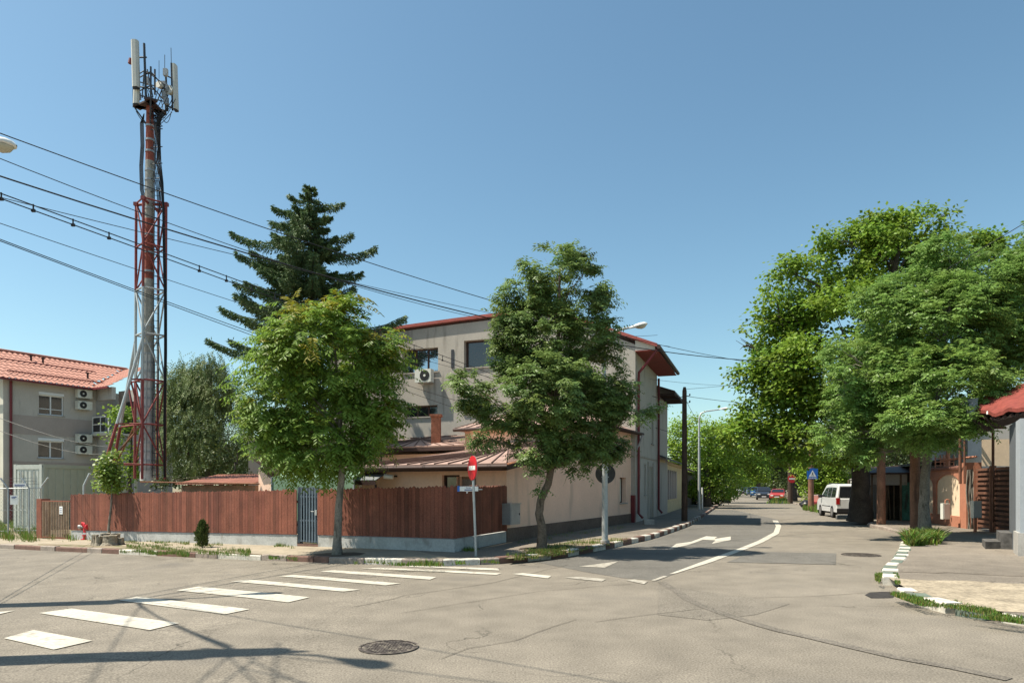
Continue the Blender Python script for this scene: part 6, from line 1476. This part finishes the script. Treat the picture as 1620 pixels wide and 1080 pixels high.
def slat_gate2():
    A = GP-wd_*.45+UP*.12; L = 3.3; u = -wd_
    t = thing('wooden_gate', 'tall brown gate of horizontal slats between terracotta wall and grey kiosk', 'gate', tuple(A))
    for s in (0, 1.35, 1.55, L-.1):
        p = MB(); p.obox(A+u*s, u*.11, -rn*.1, UP*(2.25 if s else 2.3)); p.build('post', 'terracotta' if s == 0 else 'brown_wood', t)
    for s0, s1 in ((.13, 1.34), (1.68, L-.11)):
        p = MB(); n = 13
        for i in range(n): k = random.uniform(.8, 1.5); p.tint = (k, k, k); p.obox(A+u*s0+UP*(.12+i*.165)-rn*.03, u*(s1-s0), -rn*.03, UP*.085)
        p.build('slats', 'brown_wood', t)
        p = MB(); p.obox(A+u*s0+UP*.1-rn*.09, u*(s1-s0), -rn*.02, UP*2.0); p.build('backing', 'dark_brown', t)
slat_gate2()
def vine_post():
    A = GP-wd_*.2+UP*.12; t = thing('climber', 'thick dry climbing stems twisted up between wall pillar and gate post', 'plant', tuple(A))
    for i in range(9):
        s = MB(); ph = random.uniform(0, 6); o = Vector((random.uniform(-.1, .1), random.uniform(-.1, .1), 0)); s.tube([A+o+Vector((.05*math.sin(ph+z*3), .05*math.cos(ph+z*2.5), z)) for z in [k*.27 for k in range(9)]], .022, 5); s.build('stem', 'bark_grey', t)
vine_post()
def upper_terrace():
    A = GP+UP*.12-rn*.6; t = thing('pergola', 'brown metal pergola frame with yellow pipe above the garden wall', 'pergola', tuple(A))
    def seg(name, m, p, q, r=.045): s = MB(); s.cyl(p, q, r, n=6); s.build(name, m, t)
    D = 25.5
    seg('post', 'terracotta', at(1500, 750, D+2.6), at(1500, 686, D+2.6), .07); seg('post', 'brown_wood', at(1519, 765, D-.5), at(1519, 678, D-.5), .05); seg('post', 'brown_wood', at(1526, 765, D-1), at(1526, 688, D-1), .035)
    seg('post', 'brown_wood', at(1571, 760, 22), at(1571, 680, 22), .04)
    seg('beam', 'brown_wood', at(1488, 690, D+2.6), at(1526, 678, D-1)); seg('beam', 'brown_wood', at(1525, 678, D-1), at(1590, 676, 21.6)); seg('yellow_pipe', 'yellow_wall', at(1524, 689, D-1), at(1571, 679, 22), .035)
    seg('rail', 'terracotta', at(1490, 728, D+2.6), at(1545, 722, D+1)); seg('beam', 'old_wood', at(1490, 690, D), at(1546, 671, D-2), .04)
    t = thing('house', 'pale grey house wall glimpsed above the gate behind the pergola', 'house', tuple(at(1560, 770, 28)))
    m = MB(); a = at(1525, HY, 29); a.z = 0; m.obox(a, (9, -2, 0), (1, 4, 0), UP*hz(672, 29)); m.build('wall', 'stucco_grey', t)
    m = MB(); b = at(1553, 770, 24.0); b.z = hz(737, 24); m.obox(b, (1.3, -.35, 0), (.1, .05, 0), UP*(hz(695, 24)-hz(737, 24))); m.build('screen', 'peach', t)
    m = MB(); a2 = at(1531, 722, 28.6); m.obox(a2, (.5, -.1, 0), (0, .3, 0), UP*.7); m.build('wall_unit', 'steel_grey', t)
    t = thing('chairs_stack', 'brown wooden chairs stored on the terrace over the arched wall', 'chair', tuple(at(1484, 732, 25.5)))
    for k in range(3):
        o = at(1480+k*8, 740, 28.4+k*.2)
        s = MB(); 
        for dx in (0, .35): s.cyl(o+Vector((dx, 0, 0)), o+Vector((dx+.05, .1, .55)), .025, n=5)
        for z in (.1, .25, .4): s.cyl(o+Vector((0, 0, z)), o+Vector((.37, .05, z)), .02, n=5)
        s.build('backrest', 'terracotta', t)
upper_terrace()
def kiosk():
    P0 = V2(G(1614, 879, .12)); t = thing('kiosk', 'grey painted corner building with sagging red sheet roof at the right edge', 'building', tuple(P0))
    f = Vector((.854, -.52, 0)); bk = Vector((.52, .854, 0))
    b = MB(); b.obox(P0+UP*.12+UP*.5, f*.32, bk*.9, UP*2.55); b.build('pillar', 'kiosk_grey', t)
    b = MB(); b.obox(P0+UP*.05-f*.04-bk*.04, f*.42, bk*1.0, UP*.58); b.build('pillar_base', 'concrete', t)
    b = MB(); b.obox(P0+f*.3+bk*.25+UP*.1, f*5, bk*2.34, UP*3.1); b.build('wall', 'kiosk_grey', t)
    b = MB(); b.obox(P0+f*.02+bk*.9+UP*.1, f*.24, bk*1.7, UP*3.1); b.build('side_wall', 'kiosk_shaded', t)
    b = MB(); b.obox(P0+f*.22+bk*1.3+UP*1.9, f*.06, bk*.7, UP*.8); b.build('round_vent', 'plastic_black', t)
    for k, (s, h) in enumerate(((1.0, .42), (2.0, .22))):
        b = MB(); b.obox(P0-f*(.0+.42)+bk*(s-.7)*1.0+UP*.1, f*.75, bk*(1.0 if k == 0 else 1.0), UP*h); 
    q1 = V2(G(1583, 868, .12)); q2 = V2(G(1559, 868, .12)); b = MB(); b.obox(q1+UP*.1, f*.62, bk*1.3, UP*.42); b.obox(q2+UP*.1+bk*.02, (q1-q2)*.99, bk*1.2, UP*.2); b.build('steps', 'stone_tile', t)
    # roof: sagging membrane over a timber soffit
    D0 = 15.6; ed = [at(1539, 632, 18.8), at(1545, 651, 18.4), at(1574, 652, 17.2), at(1600, 645, 15.8), at(1640, 642, 14.6)]
    tp = [at(1548, 628, 19.2), at(1580, 612, 18.4), at(1620, 603, 17.6), at(1700, 600, 17)]
    n = 24; m = 8; R = MB(); rr = random.Random(9)
    lo = [Vector(p) for p in (at(1547, 649, 18.6), at(1575, 652, 17.2), at(1600, 646, 15.9), at(1625, 641, 15.0), at(1760, 625, 13.6))]
    hi = [Vector(p) for p in (at(1545, 633, 18.9), at(1580, 620, 19.2), at(1612, 609, 19.4), at(1640, 602, 19.6), at(1760, 570, 19.8))]
    def lerpl(l, s): s *= len(l)-1; i = min(int(s), len(l)-2); return l[i].lerp(l[i+1], s-i)
    grid = [[lerpl(lo, i/n).lerp(lerpl(hi, i/n), j/m)+UP*(.03*math.sin(i*.7+j*.6)+rr.uniform(-.015, .015)) for j in range(m+1)] for i in range(n+1)]
    vs = [p for r_ in grid for p in r_]; R.add(vs, [(i*(m+1)+j, (i+1)*(m+1)+j, (i+1)*(m+1)+j+1, i*(m+1)+j+1) for i in range(n) for j in range(m)], True); 
    dn = [p-UP*.05 for p in vs]; R.add(dn, [(i*(m+1)+j+1, (i+1)*(m+1)+j+1, (i+1)*(m+1)+j, i*(m+1)+j) for i in range(n) for j in range(m)], True)
    fr = [grid[i][0] for i in range(n+1)]; R.add(fr+[p-UP*.09 for p in fr], [(i, i+1, n+1+i+1, n+1+i) for i in range(n)]); R.build('roof', 'red_membrane', t)
    s = MB()
    for i in range(10):
        a = lerpl(lo, i/10)-UP*.14+Vector((.15, .2, 0)); b = lerpl(hi, i/10)-UP*.75+Vector((.1, 0, 0)); s.tube([a, b], .05, 4)
    s.build('rafters', 'dark_brown', t)
    s = MB(); a, b, c, e = lo[0]-UP*.1, lo[-1]-UP*.1, hi[-1]-UP*.9, hi[0]-UP*.9; s.prism([a, b, c, e], -UP*.05); s.build('soffit', 'dark_brown', t)
    s = MB(); q = at(1532, 631, 18.9); s.prism([q, at(1548, 629, 18.8), at(1546, 645, 18.6), at(1536, 660, 18.6)], Vector((.1, .5, 0))); s.build('roof_edge', 'steel_grey', t)
    s = MB(); s.prism([at(1536, 660, 18.6), at(1546, 645, 18.6), at(1544, 672, 18.7), at(1532, 676, 18.9)], Vector((.2, .6, 0))); s.build('roof_edge', 'shack_grey', t)
    s = MB(); q = at(1567, 650, 17.8); s.cyl(q, q-UP*.08, .09, n=12); s.build('ceiling_lamp', 'white_paint', t)
kiosk()
def shacks():
    # run-down sheds right of the maple, their shade put into dark walls and doors
    A = Vector((18.4, 30.4, 0)); B = A+SD*9+SN*.2; t = thing('shed', 'run-down dark sheds with a hanging teal sheet behind the brown pole', 'shed', tuple(A))
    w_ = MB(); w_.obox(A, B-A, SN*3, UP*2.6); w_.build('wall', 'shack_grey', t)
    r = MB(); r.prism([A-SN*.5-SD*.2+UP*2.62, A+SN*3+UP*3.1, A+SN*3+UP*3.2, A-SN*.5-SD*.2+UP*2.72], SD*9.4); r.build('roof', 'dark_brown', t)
    for s, wd, h, m in ((.2, 1.0, 1.9, 'dark_brown'), (1.25, 1.2, 2.1, 'teal'), (2.6, 1.5, 2.0, 'steel_dark'), (4.4, .8, 2.2, 'dark_brown'), (5.3, .5, 2.1, 'shack_grey'), (6.0, 1.6, 2.0, 'glass_dark')):
        d = MB(); d.obox(A+SD*s-SN*.05+UP*.12, SD*wd, SN*.04, UP*h); d.build('door', m, t)
    for s in (0.05, 1.2, 2.5, 4.3, 5.2, 7.8): p = MB(); p.obox(A+SD*s-SN*.12+UP*.1, SD*.1, SN*.1, UP*2.4); p.build('post', 'old_wood', t)
    C = A+SD*11; t = thing('wall', 'grey rendered yard wall behind the parked van', 'wall', tuple(C))
    w_ = MB(); w_.obox(C, SD*12, SN*.3, UP*2.2); w_.build('panel_wall', 'stucco_grey', t); w_ = MB(); w_.obox(C-SN*.05+UP*2.2, SD*12, SN*.4, UP*.08); w_.build('coping', 'concrete', t)
    C = C+SD*13; t = thing('fence', 'pale sheet metal fence between the two distant sign poles', 'fence', tuple(C))
    for k in range(8):
        m = ['stucco_side', 'old_wood', 'kiosk_grey', 'stucco_cream'][k % 4]; w_ = MB(); w_.obox(C+SD*k*3+SN*.1*(k % 2), SD*2.9, SN*.06, UP*(1.9+.3*(k % 3))); w_.build('fence_panel', m, t)
        w_ = MB(); w_.obox(C+SD*(k*3-.06)-SN*.05, SD*.1, SN*.1, UP*2.2); w_.build('post', 'old_wood', t)
shacks()
def front_shed():
    A = Vector((16.75, 31.9, 0)); B = Vector((19.3, 30.9, 0)); d = (B-A).normalized(); L = (B-A).length; nf = Vector((d.y, -d.x, 0)); z = .12
    t = thing('shed', 'dark junk filled lean-to shed facing us between maple trunk and ash trunk', 'shed', (A.x, A.y, z))
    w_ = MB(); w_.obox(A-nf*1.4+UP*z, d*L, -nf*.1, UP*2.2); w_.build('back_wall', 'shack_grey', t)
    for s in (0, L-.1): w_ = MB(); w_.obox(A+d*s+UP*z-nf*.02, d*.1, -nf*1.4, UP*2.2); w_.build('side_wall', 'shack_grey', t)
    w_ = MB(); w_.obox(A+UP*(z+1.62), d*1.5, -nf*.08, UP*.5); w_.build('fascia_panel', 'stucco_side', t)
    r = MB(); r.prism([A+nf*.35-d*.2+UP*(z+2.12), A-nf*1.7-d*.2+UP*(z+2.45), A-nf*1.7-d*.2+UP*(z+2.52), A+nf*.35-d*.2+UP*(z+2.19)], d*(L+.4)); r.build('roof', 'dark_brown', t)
    for s, h in ((.02, 2.1), (.5, 2.1), (1.2, 2.1), (1.95, 2.1), (2.5, 2.1)): p = MB(); p.obox(A+d*s+UP*z+nf*.04, d*.08, -nf*.08, UP*h); p.build('post', 'old_wood', t)
    p = MB(); p.obox(A+d*1.3+UP*z+nf*.0, d*.55, -nf*.03, UP*1.75); p.build('teal_sheet', 'teal', t)
    p = MB(); p.obox(A+d*.12+UP*z-nf*.3, d*.35, -nf*.04, UP*1.6); p.build('old_door', 'kiosk_grey', t)
    p = MB(); p.obox(A+d*2.05+UP*z-nf*.1, d*.4, -nf*.3, UP*.9); p.build('crate', 'old_wood', t)
    for s in (.7, .85, 1.0, 2.1, 2.3): p = MB(); p.cyl(A+d*s+UP*z-nf*.2, A+d*(s+random.uniform(-.1, .1))+UP*(z+1.7)-nf*.3, .03, n=5); p.build('plank', 'old_wood', t)
front_shed()
# shed next to the wall: continuation wall between arched wall and shacks
# ================================================================ RUBBISH
def rubbish():
    for px, py, m, r, lab in ((1275, 804, 'bag_black', .42, 'black rubbish bag at the foot of the sign pole'), (1282, 802, 'bag_white', .3, 'white rubbish bag beside the black one')):
        B = G(px, py, .12); s = MB(); n = 14; k = 9; vs = []
        for i in range(k+1):
            a = PI*i/k
            for j in range(n):
                b = 2*PI*j/n; q = r*(1+.16*math.sin(3*b+i)+.1*random.uniform(-1, 1)); vs.append(B+Vector((math.cos(b)*math.sin(a)*q, math.sin(b)*math.sin(a)*q, r*.8*(1-math.cos(a))*.75+(.12 if i > k-2 else 0))))
        s.add(vs, [(i*n+j, i*n+(j+1) % n, (i+1)*n+(j+1) % n, (i+1)*n+j) for i in range(k) for j in range(n)], True); o = s.build('rubbish_bag', m); tag(o, lab, 'rubbish bag')
    B = G(1293, 802, .12); t = thing('armchair', 'discarded red and white armchair left by the rubbish bags', 'armchair', tuple(B))
    s = MB(); s.box(B.x-.45, B.x+.45, B.y-.3, B.y+.5, B.z, B.z+.42); s.build('seat', 'cloth_red', t)
    s = MB(); s.box(B.x-.25, B.x+.45, B.y+.5, B.y+.7, B.z+.1, B.z+.95); s.build('backrest', 'bag_white', t); s = MB(); s.box(B.x-.18, B.x+.38, B.y+.47, B.y+.5, B.z+.43, B.z+.88); s.build('back_cushion', 'pink', t)
rubbish()
# ================================================================ CARS
def carpaint(name, col):
    m = mat(name, col, .3, .03, 2, 8, spec=.6)
    b = m.node_tree.nodes['Principled BSDF']; b.inputs['Coat Weight'].default_value = .6; b.inputs['Coat Roughness'].default_value = .05; return name
def car(kind, paint, label, pos, heading, group='cars parked along the side street'):
    """local: x forward, y left, z up; heading = yaw"""
    t = thing('parked_van' if kind == 'van' else 'parked_car', label, 'van' if kind == 'van' else 'car', (0, 0, 0), group)
    if kind == 'van':
        L, Wd, H = 4.4, 1.79, 1.82; belt = 1.02
        prof = [(-2.2, .32), (-2.2, 1.0), (-2.16, 1.08), (-2.05, 1.72), (-1.9, 1.80), (-.5, 1.83), (.55, 1.78), (1.35, 1.12), (2.0, .98), (2.18, .8), (2.2, .32)]
        glass_ = [('side', [(-1.95, 1.12), (-1.8, 1.62), (-1.05, 1.64), (-1.05, 1.10)]), ('side', [(-.95, 1.10), (-.95, 1.64), (-.2, 1.64), (-.2, 1.10)]), ('side', [(-.1, 1.1), (-.1, 1.64), (.42, 1.6), (1.1, 1.12)])]
        rear = (-2.15, 1.10, -2.06, 1.66); front = (1.28, 1.19, .62, 1.72)
    elif kind == 'suv':
        L, Wd, H = 4.3, 1.8, 1.65; belt = .98
        prof = [(-2.15, .42), (-2.15, .95), (-2.0, 1.05), (-1.85, 1.58), (-1.6, 1.66), (.1, 1.66), (.95, 1.08), (1.85, .92), (2.1, .75), (2.13, .4)]
        glass_ = [('side', [(-1.7, 1.06), (-1.6, 1.5), (-.75, 1.54), (-.75, 1.04)]), ('side', [(-.65, 1.04), (-.65, 1.54), (.02, 1.54), (.75, 1.06)])]
        rear = (-1.98, 1.10, -1.87, 1.52); front = (.88, 1.14, .2, 1.6)
    else:
        L, Wd, H = 4.1, 1.7, 1.43; belt = .88
        prof = [(-2.05, .38), (-2.05, .85), (-1.95, .95), (-1.45, 1.35), (-1.1, 1.42), (.0, 1.42), (.85, .93), (1.75, .78), (2.0, .62), (2.05, .36)]
        glass_ = [('side', [(-1.6, .95), (-1.2, 1.3), (-.6, 1.34), (-.6, .92)]), ('side', [(-.5, .92), (-.5, 1.34), (-.05, 1.34), (.62, .94)])]
        rear = (-1.9, 1.0, -1.5, 1.3); front = (.78, .99, .08, 1.37)
    def hw(z): return Wd/2*(1-.0*z) if z < belt else Wd/2-(z-belt)/(H-belt)*.17
    b = MB(); n = len(prof); wheels = (-L*.30, L*.31)
    rowsY = []
    # cross-section ribs: (edge inset, width scale)
    for sgn, ins in ((-1, 1), (-1, .93), (0, .0), (1, .93), (1, 1)):
        pass
    layers = [(-1.0, .045), (-.94, 0), (.94, 0), (1.0, .045)]
    vs = []
    cx, cz = 0, .9
    for f_, ins in layers:
        for x, z in prof:
            y = f_*hw(z); xx = x-(x-cx)/max(1, abs(x-cx))*ins*min(1, abs(x-cx)); zz = z-ins*(1 if z > .9 else -.3)*.7
            vs.append((xx, y, zz))
    fs = []
    for k in range(len(layers)-1):
        for i in range(n): fs.append((k*n+i, k*n+(i+1) % n, (k+1)*n+(i+1) % n, (k+1)*n+i))
    b.add(vs, [f[::-1] for f in fs], False); b.add(vs[:n], [tuple(range(n))][::1]); b.add(vs[-n:], [tuple(range(n-1, -1, -1))])
    b.build('body', paint, t)
    sk = MB(); sk.box(-L/2+.08, L/2-.06, -Wd/2+.08, Wd/2-.08, .22, .6); sk.build('underbody', 'plastic_black', t)
    for sgn in (-1, 1):
        for nm, pl in glass_:
            w_ = MB(); pts = [Vector((x, sgn*(hw(z)+.004), z)) for x, z in pl]; w_.prism(pts, Vector((0, sgn*.006, 0))); w_.build('side_window', 'glass_dark', t)
        for wx in wheels:
            a = MB(); R_ = .325; a.cyl((wx, sgn*(Wd/2-.2), R_), (wx, sgn*(Wd/2+.012), R_), R_, n=24); wl = a.build('wheel', 'rubber', t)
            r = MB(); r.cyl((wx, sgn*(Wd/2+.0), R_), (wx, sgn*(Wd/2+.02), R_), R_*.64, n=16); r.build('rim', 'rim', wl)
        m = MB(); mx = glass_[-1][1][-1][0]-.1; m.obox((mx, sgn*(Wd/2-.03), belt+.03), (.12, 0, 0), (0, sgn*.2, 0), (0, 0, .16)); m.build('mirror', 'plastic_black', t)
        hl = MB(); zz = prof[-2][1]; hl.obox((L/2-.22, sgn*(Wd/2-.12), zz-.08), (.2, 0, 0), (0, -sgn*.34, 0), (0, 0, .15)); hl.build('headlight', 'lamp_clear', t)
        tl = MB(); z0 = belt-.28 if kind == 'van' else belt-.2; tl.obox((-L/2-.015, sgn*(Wd/2-.005), z0), (.1, 0, 0), (0, -sgn*.17, 0), (0, 0, .34 if kind == 'van' else .16)); tl.build('tail_light', 'lamp_red', t)
        if kind == 'van':
            r = MB(); r.obox((-.95, sgn*Wd/2-.002*sgn, .60), (1.9, 0, 0), (0, sgn*.01, 0), (0, 0, .03)); r.build('rubbing_strip', 'plastic_black', t)
            r = MB(); r.cyl((-1.8, sgn*.68, 1.86), (.3, sgn*.68, 1.86), .018, n=6); r.build('roof_rail', 'plastic_black', t)
    def panel(a, w0, w1, nm, m, o):
        (x0, z0, x1, z1) = a; p = MB(); q = [Vector((x0, -w0, z0)), Vector((x0, w0, z0)), Vector((x1, w1, z1)), Vector((x1, -w1, z1))]; p.prism(q, Vector((o, 0, abs(o)*.4))); p.build(nm, m, t)
    panel(rear, Wd/2-.14, Wd/2-.22, 'rear_window', 'glass_dark', -.03); panel(front, Wd/2-.12, Wd/2-.2, 'windscreen', 'glass_dark', .03)
    for x, nm in ((-L/2-.04, 'rear_bumper'), (L/2-.1, 'front_bumper')):
        p = MB(); p.box(x, x+.14, -Wd/2+.03, Wd/2-.03, .3, .52); p.build(nm, 'plastic_black' if kind == 'van' else paint, t)
    p = MB(); zz = .78 if kind == 'van' else .6; p.box(-L/2-.055, -L/2-.04 if kind != 'van' else -L/2-.003, -.26, .26, zz, zz+.11); p.build('number_plate', 'plate', t)
    p = MB(); p.box(L/2+.041, L/2+.05, -.26, .26, .38, .49); p.build('number_plate', 'plate', t)
    p = MB(); p.box(L/2-.02, L/2+.02, -.4, .4, .55, .66); p.build('grille', 'plastic_black', t)
    t.location = pos; t.rotation_euler = (0, 0, heading)
    return t
for nm, c in (('car_white', (.62, .63, .63)), ('car_dark', (.02, .025, .035)), ('car_red', (.38, .035, .02)), ('car_blue', (.03, .09, .20)), ('car_silver', (.22, .28, .34)), ('car_black', (.008, .009, .014)), ('car_darkgrey', (.05, .06, .07))): carpaint(nm, c)
hs_ = math.atan2(SD.y, SD.x)
vp = G(1322, 821)
car('van', 'car_white', 'white van parked with its back to us beside the thick maple trunk', (18.35, 37.8, 0), hs_+.12, None)
# facing us (nose toward the camera) on the right
def cpos(px, py): p = G(px, py); return p
for kind, paint, px, D, lab, hd in (
    ('hatch', 'car_red', 1231, 86, 'orange red car facing us beside the dark off-roader', hs_+PI-.12),
    ('suv', 'car_dark', 1208, 89, 'dark off-roader facing us next to the orange red car', hs_+PI),
    ('suv', 'car_blue', 1196, 114, 'blue car parked in the line behind the dark off-roader', hs_+PI),
    ('suv', 'car_silver', 1188.5, 134, 'silver blue car further back behind the blue car', hs_+PI),
    ('suv', 'car_black', 1178, 152, 'black car facing us at the middle of the distant street', hs_+PI+.1),
    ('van', 'car_white', 1170, 172, 'white van beyond the black car in the distance', hs_+PI),
    ('hatch', 'car_red', 1156.5, 165, 'far red car at the left end of the distant row', hs_+PI)):
    car(kind, paint, lab, (( px-CX)/FPX*D, D, 0), hd)
car('hatch', 'car_silver', 'silver car with dark windows half hidden under the bush on the left kerb', ((1138-CX)/FPX*80, 80, 0), hs_+PI)
# loose kerb stones near the van
for px, py, s_, lab in ((1338, 821, .45, 'loose concrete block on the ground by the maple trunk'), (1026, 829, .2, 'small grey weed tuft and stone on the left pavement before the grey house')):
    B = G(px, py, .12); m = MB(); m.prism([B+Vector((-s_, -.15, 0)), B+Vector((s_, -.2, 0)), B+Vector((s_*.9, .2, 0)), B+Vector((-s_*.8, .25, 0))], UP*.2); o = m.build('stone', 'concrete'); tag(o, lab, 'stone')
